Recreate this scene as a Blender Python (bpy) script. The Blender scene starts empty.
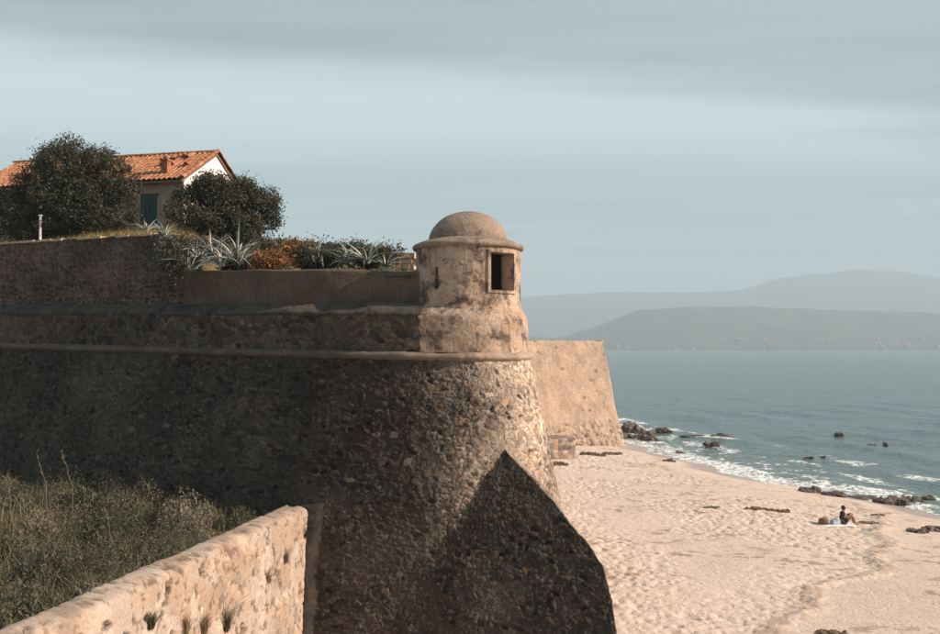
import bpy, bmesh, math, random
import numpy as np
from mathutils import Vector, Matrix, Euler

S = bpy.context.scene
COL = S.collection
R = math.radians
rng = np.random.default_rng(7)
random.seed(7)

# ------------------------------------------------------------------ camera, sky, sun, exposure
FPX = 940 * 35 / 36.0                      # focal length in photo pixels
PITCH = math.atan(30 / FPX)
CZ = 10.0
cam = bpy.data.cameras.new('camera')
cam.lens = 35; cam.sensor_width = 36; cam.clip_start = 0.1; cam.clip_end = 60000
camo = bpy.data.objects.new('camera', cam); COL.objects.link(camo)
camo.location = (0, 0, CZ); camo.rotation_euler = (math.pi / 2 + PITCH, 0, 0)
S.camera = camo

SUN_EL, SUN_AZ = 28.0, 11.5                # azimuth: degrees from +x turned towards the camera (-y)
sd = Vector((math.cos(R(SUN_EL)) * math.cos(R(SUN_AZ)), -math.cos(R(SUN_EL)) * math.sin(R(SUN_AZ)), math.sin(R(SUN_EL))))
sun = bpy.data.lights.new('sun', 'SUN'); sun.energy = 5.0; sun.angle = R(0.6); sun.color = (1.0, 0.82, 0.67)
suno = bpy.data.objects.new('sun', sun); COL.objects.link(suno)
suno.location = (60, -5, 60); suno.rotation_euler = sd.to_track_quat('Z', 'Y').to_euler()

S.view_settings.view_transform = 'Standard'; S.view_settings.look = 'None'
S.view_settings.gamma = 1.0; S.view_settings.use_curve_mapping = False
S.view_settings.exposure = 1.0

W = bpy.data.worlds.new('World'); S.world = W; W.use_nodes = True
nt = W.node_tree; nt.nodes.clear()
def wn(t, **k):
    n = nt.nodes.new(t)
    for a, v in k.items(): setattr(n, a, v)
    return n
def wm(op, a, b=None, c=None):
    n = wn('ShaderNodeMath', operation=op)
    for i, v in enumerate((a, b, c)):
        if v is None: continue
        if isinstance(v, (int, float)): n.inputs[i].default_value = v
        else: nt.links.new(v, n.inputs[i])
    return n.outputs[0]
def wmix(fac, a, b):
    n = wn('ShaderNodeMix', data_type='RGBA')
    for s, v in ((0, fac), (6, a), (7, b)):
        if isinstance(v, (int, float)): n.inputs[s].default_value = v
        elif isinstance(v, tuple): n.inputs[s].default_value = v + (1,)
        else: nt.links.new(v, n.inputs[s])
    return n.outputs[2]
sky = wn('ShaderNodeTexSky', sky_type='NISHITA')
sky.sun_disc = False; sky.sun_elevation = R(SUN_EL); sky.sun_rotation = math.atan2(sd.x, sd.y)
sky.air_density = 1.2; sky.dust_density = 2.5; sky.ozone_density = 1.0
# a high thin cloud deck: the view direction projected on a flat layer, so that the clouds recede to the horizon
tc = wn('ShaderNodeTexCoord'); sep = wn('ShaderNodeSeparateXYZ'); nt.links.new(tc.outputs['Generated'], sep.inputs[0])
zz = wm('MAXIMUM', sep.outputs[2], 0.02)
cx_, cy_ = wm('DIVIDE', sep.outputs[0], zz), wm('DIVIDE', sep.outputs[1], zz)
cmb = wn('ShaderNodeCombineXYZ'); nt.links.new(cx_, cmb.inputs[0]); nt.links.new(cy_, cmb.inputs[1])
def wnoise(scale, detail, rot, sc):
    mp = wn('ShaderNodeMapping'); mp.inputs['Rotation'].default_value = (0, 0, R(rot)); mp.inputs['Scale'].default_value = sc
    nt.links.new(cmb.outputs[0], mp.inputs[0])
    n = wn('ShaderNodeTexNoise'); n.inputs['Scale'].default_value = scale; n.inputs['Detail'].default_value = detail
    n.inputs['Roughness'].default_value = 0.5
    nt.links.new(mp.outputs[0], n.inputs['Vector']); return n.outputs[0]
n1 = wnoise(0.8, 4, -22, (0.3, 1.1, 1)); n2 = wnoise(1.3, 5, -18, (0.22, 1.0, 1))
def wramp(v, lo, hi):
    n = wn('ShaderNodeMapRange', interpolation_type='SMOOTHERSTEP')
    nt.links.new(v, n.inputs[0]); n.inputs[1].default_value = lo; n.inputs[2].default_value = hi
    return n.outputs[0]
# distance beyond the deck's edge (edge line runs obliquely across the view)
edge2 = wm('ADD', wm('SUBTRACT', cy_, wm('MULTIPLY', cx_, 0.10)), wm('MULTIPLY', wm('SUBTRACT', n2, 0.5), 2.2))
edge = wm('ADD', wm('SUBTRACT', cy_, wm('MULTIPLY', cx_, 0.42)), wm('MULTIPLY', wm('SUBTRACT', n1, 0.5), 2.6))
deck = wramp(edge, 2.75, 3.95)                 # 0 under the deck, 1 past its edge
far = wramp(edge2, 3.7, 5.8)
streak = wramp(n2, 0.35, 0.68)
SKY_DECK, SKY_BAND, SKY_FAR = (2.05, 2.75, 3.0), (5.0, 6.0, 6.3), (2.4, 3.65, 4.05)
c1 = wmix(deck, SKY_DECK, SKY_BAND)
c2 = wmix(far, c1, SKY_FAR)
c3 = wmix(wm('MULTIPLY', streak, 0.3), c2, (5.4, 6.3, 6.6))
skyc = wmix(0.88, sky.outputs[0], c3)
bg = wn('ShaderNodeBackground'); bg.inputs[1].default_value = 0.069
nt.links.new(skyc, bg.inputs[0]); wo = wn('ShaderNodeOutputWorld'); nt.links.new(bg.outputs[0], wo.inputs[0])

# ------------------------------------------------------------------ helpers
def ray(px, py):
    u, v = (px - 470) / FPX, (317 - py) / FPX
    return np.array([u, math.cos(PITCH) - v * math.sin(PITCH), math.sin(PITCH) + v * math.cos(PITCH)])
def at_depth(px, py, y):
    d = ray(px, py); return np.array([0, 0, CZ]) + d * (y / d[1])
def at_z(px, py, z):
    d = ray(px, py); return np.array([0, 0, CZ]) + d * ((z - CZ) / d[2])

def hash2(i, j, seed):
    i = np.asarray(i).astype(np.int64); j = np.asarray(j).astype(np.int64)
    n = (i * 374761393 + j * 668265263 + seed * 1442695041) & 0xffffffff
    n = ((n ^ (n >> 13)) * 1274126177) & 0xffffffff
    n = ((n ^ (n >> 16)) * 2246822519) & 0xffffffff
    return ((n ^ (n >> 15)) & 0xffffff) / float(0xffffff)
def vnoise(x, y, seed=0):
    x = np.asarray(x, float); y = np.asarray(y, float)
    i, j = np.floor(x), np.floor(y); fx, fy = x - i, y - j
    fx = fx * fx * (3 - 2 * fx); fy = fy * fy * (3 - 2 * fy)
    a, b = hash2(i, j, seed), hash2(i + 1, j, seed); c, d = hash2(i, j + 1, seed), hash2(i + 1, j + 1, seed)
    return (a + (b - a) * fx) * (1 - fy) + (c + (d - c) * fx) * fy
def fbm(x, y, seed=0, octv=4, gain=0.5):
    s, a, t = 0, 1.0, 0
    x = np.asarray(x, float); y = np.asarray(y, float)
    for k in range(octv):
        s = s + a * vnoise(x * 2 ** k + 13.7 * k, y * 2 ** k + 7.1 * k, seed + k); t += a; a *= gain
    return s / t
def sstep(x, a, b):
    t = np.clip((np.asarray(x, float) - a) / (b - a), 0, 1); return t * t * (3 - 2 * t)
def voronoi(x, y, seed=0, jit=0.85):
    x = np.asarray(x, float); y = np.asarray(y, float)
    i, j = np.floor(x), np.floor(y)
    f1 = np.full(x.shape, 9.0); f2 = np.full(x.shape, 9.0); ident = np.zeros(x.shape); rx = np.zeros(x.shape); ry = np.zeros(x.shape)
    for di in (-1, 0, 1):
        for dj in (-1, 0, 1):
            ci, cj = i + di, j + dj
            sx = ci + 0.5 + jit * (hash2(ci, cj, seed) - 0.5); sy = cj + 0.5 + jit * (hash2(ci, cj, seed + 51) - 0.5)
            # rounded-square distance reads as hewn rubble
            w = 0.82 + 0.36 * hash2(ci, cj, seed + 77)
            ax, ay = np.abs(x - sx), np.abs(y - sy)
            d = w * (ax ** 2.6 + ay ** 2.6) ** (1 / 2.6)
            new = d < f1
            f2 = np.where(new, f1, np.minimum(f2, d))
            rx = np.where(new, x - sx, rx); ry = np.where(new, y - sy, ry)
            ident = np.where(new, hash2(ci, cj, seed + 99), ident); f1 = np.where(new, d, f1)
    return f1, f2, ident, rx, ry

def mesh_np(name, V, F, cols=None, smooth=True, attrs=None):
    me = bpy.data.meshes.new(name)
    V = np.asarray(V, np.float32).reshape(-1, 3); F = np.asarray(F, np.int32)
    k = F.shape[1]
    me.vertices.add(len(V)); me.vertices.foreach_set('co', V.ravel())
    me.loops.add(F.size); me.loops.foreach_set('vertex_index', F.ravel())
    me.polygons.add(len(F)); me.polygons.foreach_set('loop_start', np.arange(0, F.size, k, dtype=np.int32))
    me.polygons.foreach_set('loop_total', np.full(len(F), k, np.int32))
    me.polygons.foreach_set('use_smooth', np.full(len(F), smooth))
    me.update(calc_edges=True); me.validate()
    if cols is not None:
        a = me.color_attributes.new('Col', 'FLOAT_COLOR', 'POINT')
        c = np.ones((len(V), 4), np.float32); c[:, :3] = np.asarray(cols).reshape(-1, 3); a.data.foreach_set('color', c.ravel())
    for n, v in (attrs or {}).items():
        a = me.attributes.new(n, 'FLOAT', 'POINT'); a.data.foreach_set('value', np.asarray(v, np.float32).ravel())
    return me
def grid_faces(ni, nj, flip=False, off=0):
    idx = np.arange(ni * nj).reshape(ni, nj) + off
    q = np.stack([idx[:-1, :-1], idx[1:, :-1], idx[1:, 1:], idx[:-1, 1:]], -1).reshape(-1, 4)
    return q[:, ::-1] if flip else q

def link(name, me, mat=None, root=None):
    o = bpy.data.objects.new(name, me); COL.objects.link(o)
    if mat is not None and me is not None: me.materials.append(mat)
    if root is not None: parent(o, root)
    return o
def parent(o, root):
    o.parent = root
    if root.type == 'EMPTY' or True:
        loc = Vector(root.location); r = root
        o.matrix_parent_inverse = wmat(root).inverted()
def wmat(o):
    m = Matrix.LocRotScale(o.location, o.rotation_euler, o.scale)
    if o.parent: return wmat(o.parent) @ o.matrix_parent_inverse @ m
    return m
def tag(o, label, cat, group=None, kind=None):
    o['label'] = label; o['category'] = cat
    if group: o['group'] = group
    if kind: o['kind'] = kind
    return o
def thing(name, label, cat, loc, group=None):
    o = bpy.data.objects.new(name, None); COL.objects.link(o); o.location = Vector([float(c) for c in loc]); o.empty_display_size = 0.3
    return tag(o, label, cat, group)
def recenter(o):
    """move a top-level mesh's origin to the middle of its base"""
    me = o.data; co = np.empty(len(me.vertices) * 3, np.float32); me.vertices.foreach_get('co', co); co = co.reshape(-1, 3)
    b = np.array([(co[:, 0].min() + co[:, 0].max()) / 2, (co[:, 1].min() + co[:, 1].max()) / 2, co[:, 2].min()])
    me.vertices.foreach_set('co', (co - b).astype(np.float32).ravel()); o.location = Vector([float(c) for c in b]); me.update()
    return o
def struct(name, me, mat):
    o = link(name, me, mat); o['kind'] = 'structure'; return o

class MB:
    """collects simple solids into one mesh"""
    def __init__(s): s.v, s.f = [], []
    def add(s, vs, fs):
        b = len(s.v); s.v += [tuple(float(c) for c in v) for v in vs]; s.f += [tuple(b + i for i in f) for f in fs]
    def box(s, o, ax, ay, az):
        o, ax, ay, az = (np.array(q, float) for q in (o, ax, ay, az))
        vs = [o + i * ax + j * ay + k * az for k in (0, 1) for j in (0, 1) for i in (0, 1)]
        s.add(vs, [(0, 2, 3, 1), (4, 5, 7, 6), (0, 1, 5, 4), (2, 6, 7, 3), (0, 4, 6, 2), (1, 3, 7, 5)])
    def tube(s, pts, rad, n=6):
        pts = [np.array(p, float) for p in pts]; rings = []
        for i, p in enumerate(pts):
            d = pts[min(i + 1, len(pts) - 1)] - pts[max(i - 1, 0)]; d = d / (np.linalg.norm(d) + 1e-9)
            a = np.cross(d, [0, 0, 1] if abs(d[2]) < 0.9 else [1, 0, 0]); a /= np.linalg.norm(a); b = np.cross(d, a)
            r = rad[i] if hasattr(rad, '__len__') else rad
            rings.append([p + r * (math.cos(2 * math.pi * k / n) * a + math.sin(2 * math.pi * k / n) * b) for k in range(n)])
        vs = [q for rr in rings for q in rr]; fs = []
        for i in range(len(pts) - 1):
            for k in range(n):
                k2 = (k + 1) % n; fs.append((i * n + k, i * n + k2, (i + 1) * n + k2, (i + 1) * n + k))
        fs.append(tuple(range(n))[::-1]); fs.append(tuple((len(pts) - 1) * n + k for k in range(n)))
        s.add(vs, fs)
    def mesh(s, name, smooth=False):
        me = bpy.data.meshes.new(name); me.from_pydata(s.v, [], s.f); me.validate(); me.update()
        if smooth: me.polygons.foreach_set('use_smooth', [True] * len(me.polygons))
        return me

# ------------------------------------------------------------------ materials
class Mat:
    def __init__(s, name, rough=0.9, spec=0.25):
        s.m = bpy.data.materials.new(name); s.m.use_nodes = True; s.t = s.m.node_tree
        s.b = s.t.nodes['Principled BSDF']; s.b.inputs['Roughness'].default_value = rough; s.b.inputs['Specular IOR Level'].default_value = spec
        s.geo = s.t.nodes.new('ShaderNodeNewGeometry')
    def n(s, t, **k):
        q = s.t.nodes.new(t)
        for a, v in k.items(): setattr(q, a, v)
        return q
    def l(s, a, b): s.t.links.new(a, b)
    def attr(s, name, out='Color'): return s.n('ShaderNodeAttribute', attribute_name=name).outputs[out]
    def noise(s, scale, detail=4, rough=0.55, sc=None, obj=False):
        q = s.n('ShaderNodeTexNoise'); q.inputs['Scale'].default_value = scale; q.inputs['Detail'].default_value = detail; q.inputs['Roughness'].default_value = rough
        src = s.n('ShaderNodeTexCoord').outputs['Object'] if obj else s.geo.outputs['Position']
        if sc:
            mp = s.n('ShaderNodeMapping'); mp.inputs['Scale'].default_value = sc; s.l(src, mp.inputs[0]); src = mp.outputs[0]
        s.l(src, q.inputs['Vector']); return q.outputs[0]
    def vor(s, scale, feature='F1', out=0):
        q = s.n('ShaderNodeTexVoronoi', feature=feature); q.inputs['Scale'].default_value = scale; s.l(s.geo.outputs['Position'], q.inputs['Vector']); return q.outputs[out]
    def rmp(s, v, lo, hi, a=0.0, b=1.0):
        q = s.n('ShaderNodeMapRange', interpolation_type='SMOOTHSTEP'); s.l(v, q.inputs[0])
        for i, w in enumerate((lo, hi, a, b)): q.inputs[i + 1].default_value = w
        return q.outputs[0]
    def math(s, op, a, b):
        q = s.n('ShaderNodeMath', operation=op)
        for i, v in enumerate((a, b)):
            if isinstance(v, (int, float)): q.inputs[i].default_value = v
            else: s.l(v, q.inputs[i])
        return q.outputs[0]
    def mix(s, f, a, b, blend='MIX'):
        q = s.n('ShaderNodeMix', data_type='RGBA', blend_type=blend)
        for i, v in ((0, f), (6, a), (7, b)):
            if isinstance(v, (int, float)): q.inputs[i].default_value = v
            elif isinstance(v, tuple): q.inputs[i].default_value = v + (1,)
            else: s.l(v, q.inputs[i])
        return q.outputs[2]
    def gain(s, c, v):
        q = s.n('ShaderNodeMix', data_type='RGBA', blend_type='MULTIPLY'); q.inputs[0].default_value = 1
        if isinstance(c, tuple): q.inputs[6].default_value = c + (1,)
        else: s.l(c, q.inputs[6])
        s.l(v, q.inputs[7]); return q.outputs[2]
    def base(s, c):
        if isinstance(c, tuple): s.b.inputs['Base Color'].default_value = c + (1,)
        else: s.l(c, s.b.inputs['Base Color'])
        return s
    def bump(s, v, dist, strength=1.0):
        q = s.n('ShaderNodeBump'); q.inputs['Strength'].default_value = strength; q.inputs['Distance'].default_value = dist
        s.l(v, q.inputs['Height']); s.l(q.outputs[0], s.b.inputs['Normal']); return s

M = {}
k = Mat('rubble_masonry')
k.base(k.gain(k.gain(k.attr('Col'), k.rmp(k.noise(15, 6, 0.8), 0.25, 0.75, 0.35, 1.65)), k.rmp(k.noise(0.55, 4), 0.3, 0.7, 0.7, 1.25)))
k.bump(k.noise(30, 6, 0.75), 0.035); M['rubble'] = k.m

k = Mat('wall_stone')
oi = k.n('ShaderNodeObjectInfo').outputs['Random']
cr = k.n('ShaderNodeValToRGB'); k.l(oi, cr.inputs[0]); cr.color_ramp.interpolation = 'CONSTANT'
pal = [(0.0, (0.27, 0.20, 0.155)), (0.2, (0.36, 0.28, 0.22)), (0.4, (0.19, 0.145, 0.12)), (0.55, (0.34, 0.22, 0.145)), (0.7, (0.25, 0.225, 0.2)), (0.87, (0.125, 0.105, 0.095))]
while len(cr.color_ramp.elements) < len(pal): cr.color_ramp.elements.new(0.5)
for e, (p, c) in zip(cr.color_ramp.elements, pal): e.position = p; e.color = c + (1,)
tone = k.attr('tone', 'Fac'); tone_n = tone.node; tone_n.attribute_type = 'OBJECT'
k.base(k.gain(k.gain(cr.outputs[0], k.rmp(k.noise(14, 5, 0.65), 0.25, 0.75, 0.65, 1.3)), tone)); k.bump(k.noise(34, 5, 0.7), 0.02); M['stone'] = k.m

def plaster(name, light, warm, dark, dark_lo, dark_hi, streak=True):
    k = Mat(name)
    c = k.mix(k.rmp(k.noise(1.3, 5), 0.35, 0.65), light, warm)
    c = k.mix(k.rmp(k.noise(2.2, 8, 0.68), dark_lo, dark_hi), c, dark)
    if streak: c = k.mix(k.math('MULTIPLY', k.rmp(k.noise(2.6, 5, 0.6, (1.6, 1.6, 0.3)), 0.5, 0.72), 0.65), c, dark)
    c = k.gain(c, k.rmp(k.noise(17, 5, 0.7), 0.25, 0.75, 0.72, 1.25))
    c = k.mix(k.rmp(k.vor(11), 0.0, 0.16, 0.55, 0.0), c, (0.06, 0.045, 0.04))
    k.base(c); h = k.math('ADD', k.noise(7, 7, 0.7), k.math('MULTIPLY', k.rmp(k.vor(11), 0.0, 0.2), 0.35)); k.bump(h, 0.05); return k.m
M['turret'] = plaster('turret_plaster', (0.47, 0.355, 0.28), (0.38, 0.26, 0.18), (0.105, 0.077, 0.062), 0.46, 0.62)
M['dome'] = plaster('dome_render', (0.29, 0.225, 0.175), (0.235, 0.175, 0.13), (0.11, 0.085, 0.07), 0.5, 0.72, False)
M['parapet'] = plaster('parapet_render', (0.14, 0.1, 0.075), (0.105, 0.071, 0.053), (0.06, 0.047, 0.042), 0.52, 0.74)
M['cordon'] = plaster('cordon_stone', (0.32, 0.24, 0.185), (0.26, 0.185, 0.135), (0.08, 0.062, 0.053), 0.5, 0.72, False)
M['cordon_dark'] = plaster('shaded_cordon', (0.165, 0.122, 0.096), (0.13, 0.094, 0.073), (0.055, 0.045, 0.04), 0.45, 0.65, False)  # shaded copy of the cordon, the shade put into its colours
M['ledge'] = plaster('mossy_ledge', (0.075, 0.066, 0.055), (0.095, 0.075, 0.058), (0.038, 0.038, 0.034), 0.42, 0.62, False)
M['farwall'] = plaster('far_bastion_render', (0.56, 0.41, 0.30), (0.5, 0.34, 0.235), (0.27, 0.18, 0.125), 0.52, 0.72)
M['inner'] = Mat('inner_plaster').base((0.2, 0.15, 0.115)).m

k = Mat('weathered_wall')
k.base(k.gain(k.attr('Col'), k.rmp(k.noise(24, 6, 0.7), 0.25, 0.75, 0.75, 1.22))); k.bump(k.noise(45, 6, 0.75), 0.018); M['pale'] = k.m

k = Mat('sand', 0.95, 0.2)
wet = k.attr('wet', 'Fac')
c = k.gain(k.attr('Col'), k.rmp(k.noise(3.2, 6, 0.7), 0.25, 0.75, 0.86, 1.1))
c = k.gain(c, k.rmp(k.noise(60, 4, 0.7), 0.25, 0.75, 0.88, 1.1))
k.base(c); q = k.n('ShaderNodeMapRange'); k.l(wet, q.inputs[0]); q.inputs[3].default_value = 0.95; q.inputs[4].default_value = 0.32; k.l(q.outputs[0], k.b.inputs['Roughness'])
k.bump(k.math('ADD', k.noise(7, 6, 0.7), k.math('MULTIPLY', k.rmp(k.vor(4.5), 0.05, 0.4), 0.5)), 0.035); M['sand'] = k.m

k = Mat('sea_water', 0.16, 0.5)
foam = k.rmp(k.math('MULTIPLY', k.attr('foam', 'Fac'), k.rmp(k.noise(2.6, 8, 0.78, (1, 0.6, 1)), 0.36, 0.62, 0.0, 1.25)), 0.3, 0.7)
deepc = k.mix(k.attr('shallow', 'Fac'), (0.105, 0.16, 0.17), (0.22, 0.24, 0.225))
k.base(k.mix(foam, deepc, (0.78, 0.8, 0.8)))
q = k.n('ShaderNodeMapRange'); k.l(foam, q.inputs[0]); q.inputs[3].default_value = 0.17; q.inputs[4].default_value = 0.9; k.l(q.outputs[0], k.b.inputs['Roughness'])
h = k.math('ADD', k.noise(0.55, 5, 0.6, (0.55, 1.0, 1)), k.math('MULTIPLY', k.noise(2.4, 5, 0.6, (0.7, 1, 1)), 0.3))
h = k.math('ADD', h, k.math('MULTIPLY', k.noise(0.13, 4, 0.55, (0.45, 1.0, 1)), 1.8))
k.bump(h, 0.9); k.b.inputs['IOR'].default_value = 1.333; M['sea'] = k.m

def leafmat(name, trans=0.25):
    k = Mat(name, 0.6, 0.3); k.base(k.attr('Col'))
    tr = k.n('ShaderNodeBsdfTranslucent'); k.l(k.attr('Col'), tr.inputs[0])
    mx = k.n('ShaderNodeMixShader'); mx.inputs[0].default_value = trans
    out = k.t.nodes['Material Output']; k.l(k.b.outputs[0], mx.inputs[1]); k.l(tr.outputs[0], mx.inputs[2]); k.l(mx.outputs[0], out.inputs[0]); return k.m
M['leaf'] = leafmat('foliage')
k = Mat('bark'); k.base(k.gain((0.12, 0.085, 0.065), k.rmp(k.noise(14, 5), 0.3, 0.7, 0.6, 1.3))); k.bump(k.noise(20, 5), 0.03); M['bark'] = k.m
k = Mat('agave_leaf', 0.5, 0.35); k.base(k.mix(k.rmp(k.noise(5, 4, 0.6, None, True), 0.35, 0.7), (0.10, 0.135, 0.115), (0.23, 0.26, 0.225))); M['agave'] = k.m
k = Mat('agave_leaf_pale', 0.5, 0.35); k.base(k.mix(k.rmp(k.noise(5, 4, 0.6, None, True), 0.35, 0.7), (0.36, 0.37, 0.33), (0.55, 0.52, 0.45))); M['agave_pale'] = k.m
k = Mat('dry_grass_earth'); k.base(k.gain(k.mix(k.rmp(k.noise(1.2, 6), 0.35, 0.65), (0.20, 0.15, 0.075), (0.10, 0.095, 0.05)), k.rmp(k.noise(20, 5, 0.7), 0.25, 0.75, 0.6, 1.3))); k.bump(k.noise(14, 6, 0.7), 0.08); M['earth'] = k.m
k = Mat('hillside'); k.base(k.mix(k.rmp(k.noise(0.012, 8, 0.65), 0.35, 0.65), (0.03, 0.05, 0.04), (0.075, 0.08, 0.06))); M['hill'] = k.m
k = Mat('wet_rock', 0.55, 0.4); k.base(k.gain(k.mix(k.rmp(k.noise(2.5, 6), 0.4, 0.65), (0.055, 0.042, 0.036), (0.15, 0.105, 0.08)), k.rmp(k.noise(12, 5, 0.7), 0.25, 0.75, 0.6, 1.3))); k.bump(k.noise(9, 6, 0.7), 0.1); M['rock'] = k.m
k = Mat('seaweed'); k.base(k.gain(k.mix(k.rmp(k.noise(5, 6), 0.4, 0.6), (0.12, 0.075, 0.045), (0.24, 0.16, 0.1)), k.rmp(k.noise(22, 5, 0.7), 0.25, 0.75, 0.5, 1.4))); k.bump(k.noise(20, 6, 0.7), 0.08); M['weed'] = k.m
k = Mat('roof_tile'); k.base(k.gain(k.attr('Col'), k.rmp(k.noise(6, 6, 0.65), 0.25, 0.75, 0.7, 1.25))); M['tile'] = k.m
k = Mat('house_render'); k.base(k.gain(k.mix(k.rmp(k.noise(1.4, 5), 0.35, 0.65), (0.42, 0.285, 0.215), (0.33, 0.22, 0.165)), k.rmp(k.noise(11, 5, 0.7), 0.25, 0.75, 0.85, 1.12))); k.bump(k.noise(20, 5), 0.015); M['house'] = k.m
k = Mat('white_render'); k.base(k.gain((0.72, 0.69, 0.67), k.rmp(k.noise(3, 6, 0.7), 0.25, 0.75, 0.86, 1.08))); k.bump(k.noise(20, 5), 0.015); M['white'] = k.m
k = Mat('door_paint', 0.6, 0.3); k.base(k.gain((0.028, 0.062, 0.066), k.rmp(k.noise(9, 5, 0.6, (3, 3, 0.4)), 0.25, 0.75, 0.7, 1.25))); M['door'] = k.m
k = Mat('chimney_brick'); k.base(k.gain((0.33, 0.13, 0.075), k.rmp(k.noise(12, 5), 0.3, 0.7, 0.6, 1.3))); k.bump(k.noise(20, 5), 0.02); M['brick'] = k.m
def flat(n, c, r=0.85): 
    k = Mat(n, r); k.base(k.gain(c, k.rmp(k.noise(25, 4), 0.3, 0.7, 0.8, 1.15))); M[n] = k.m
flat('skin', (0.30, 0.17, 0.11), 0.6); flat('dark_hair', (0.02, 0.015, 0.012), 0.6); flat('dark_cloth', (0.03, 0.03, 0.035)); flat('white_towel', (0.78, 0.77, 0.76))
flat('blue_cloth', (0.42, 0.5, 0.58)); flat('brown_bag', (0.17, 0.105, 0.07)); flat('far_house_wall', (0.13, 0.135, 0.13)); flat('plank', (0.2, 0.13, 0.09)); flat('far_house_roof', (0.35, 0.2, 0.14))
flat('dry_stalk', (0.19, 0.135, 0.095)); flat('orange_bloom', (0.55, 0.19, 0.02))

# ------------------------------------------------------------------ large structure: plan of the bastion
C0 = np.array([-0.05, 26.0])
TH0, TH1, TCV = R(7), R(28), 6.0            # the left face curves gently near the corner: its turn at the corner, beyond, and over which length
_tg = np.arange(0, 80, 0.01); _th = TH0 + (TH1 - TH0) * np.clip(_tg / TCV, 0, 1)
_bx = C0[0] + np.concatenate([[0], np.cumsum(-np.cos(_th) * .01)[:-1]]); _by = C0[1] + np.concatenate([[0], np.cumsum(np.sin(_th) * .01)[:-1]])
def Bt(t): t = np.asarray(t, float); return np.stack([np.where(t < 0, C0[0] - np.cos(TH0) * t, np.interp(t, _tg, _bx)), np.where(t < 0, C0[1] + np.sin(TH0) * t, np.interp(t, _tg, _by))], -1)
def Tht(t): return TH0 + (TH1 - TH0) * np.clip(np.asarray(t, float) / TCV, 0, 1)
def Nt(t): a = Tht(t); return np.stack([-np.sin(a), -np.cos(a)], -1)
def Dt(t): a = Tht(t); return np.stack([-np.cos(a), np.sin(a)], -1)
nL, dL = Nt(0), Dt(0)
nR = np.array([math.cos(R(2.9)), math.sin(R(2.9))]); dR = np.array([-math.sin(R(2.9)), math.cos(R(2.9))])
R0, BAT = 1.70, 0.215
def T_at(px, off=None):
    """position along the left face where the photo's column px meets it"""
    q = Bt(_tg[:2500]) + Nt(_tg[:2500]) * (R0 if off is None else off); return float(_tg[np.argmin(np.abs(470 + FPX * q[:, 0] / q[:, 1] - px))])
def z_on(px, py, off=None):
    t = T_at(px, off); q = Bt(t) + Nt(t) * (R0 if off is None else off); return float(at_depth(px, py, q[1])[2])
_cp = [(430, 356.5), (300, 354), (200, 351.8), (100, 349), (0, 346)]
_ct = np.array([0] + [T_at(p) for p, _ in _cp]); _cz = np.array([9.73] + [z_on(*p) for p in _cp])
def cordz(t): return np.interp(t, _ct, _cz)
ANG0, ANG1 = math.atan2(nL[1], nL[0]), math.atan2(nR[1], nR[0])
def tseq(tl, t0, sl, fine=20.5):
    """from tl down to t0, coarse beyond what the photo shows"""
    return np.concatenate([np.arange(tl, fine, -0.5), np.arange(min(tl, fine), t0, -sl)]) if tl > fine else np.arange(tl, t0, -sl)
def path(tl, tr, sl, sa, sr, rad=2.4):
    """plan path: arrays base point, normal, t on the left line (0 elsewhere), arc length"""
    B, N, T, U = [], [], [], []
    for t in tseq(tl, 0, sl): B.append(Bt(t)); N.append(Nt(t)); T.append(t); U.append(-t)
    na = max(8, int((ANG1 - ANG0) * rad / sa))
    for a in np.linspace(ANG0, ANG1, na): B.append(C0); N.append(np.array([math.cos(a), math.sin(a)])); T.append(0); U.append((a - ANG0) * rad)
    L = (ANG1 - ANG0) * rad
    for t in np.arange(sr, tr, sr): B.append(C0 + dR * t); N.append(nR); T.append(0); U.append(L + t)
    return np.array(B), np.array(N), np.array(T), np.array(U)
def line_path(tl, sl, side=dL, nrm=nL, t0=0.0):
    ts_ = tseq(tl, t0, sl)
    if side is dL: return Bt(ts_), Nt(ts_), ts_, -ts_
    return C0 + side * ts_[:, None], np.repeat(nrm[None], len(ts_), 0), ts_ * 0, -ts_
def body_gap(p):
    """signed horizontal distance from a point to the battered body's face"""
    d = p[:2] - C0; tr = d @ dR; r = R0 + BAT * max(0, 9.73 - p[2])
    if d @ dL > 0:
        q = p[:2] - _Bs; k_ = np.argmin(np.abs((q * _Ds).sum(1))); return q[k_] @ _Ns[k_] - r
    if tr > 0: return d @ nR - r
    return np.linalg.norm(d) - r
_Bs, _Ns, _Ds = Bt(np.arange(0, 20, .1)), Nt(np.arange(0, 20, .1)), Dt(np.arange(0, 20, .1))
def on_body(px, py):
    lo, hi = 14.0, 30.0
    for y in np.arange(14, 32, 0.05):
        if body_gap(at_depth(px, py, y)) < 0: hi = y; lo = y - 0.05; break
    for _ in range(30):
        m = (lo + hi) / 2
        if body_gap(at_depth(px, py, m)) < 0: hi = m
        else: lo = m
    return at_depth(px, py, hi)

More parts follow.
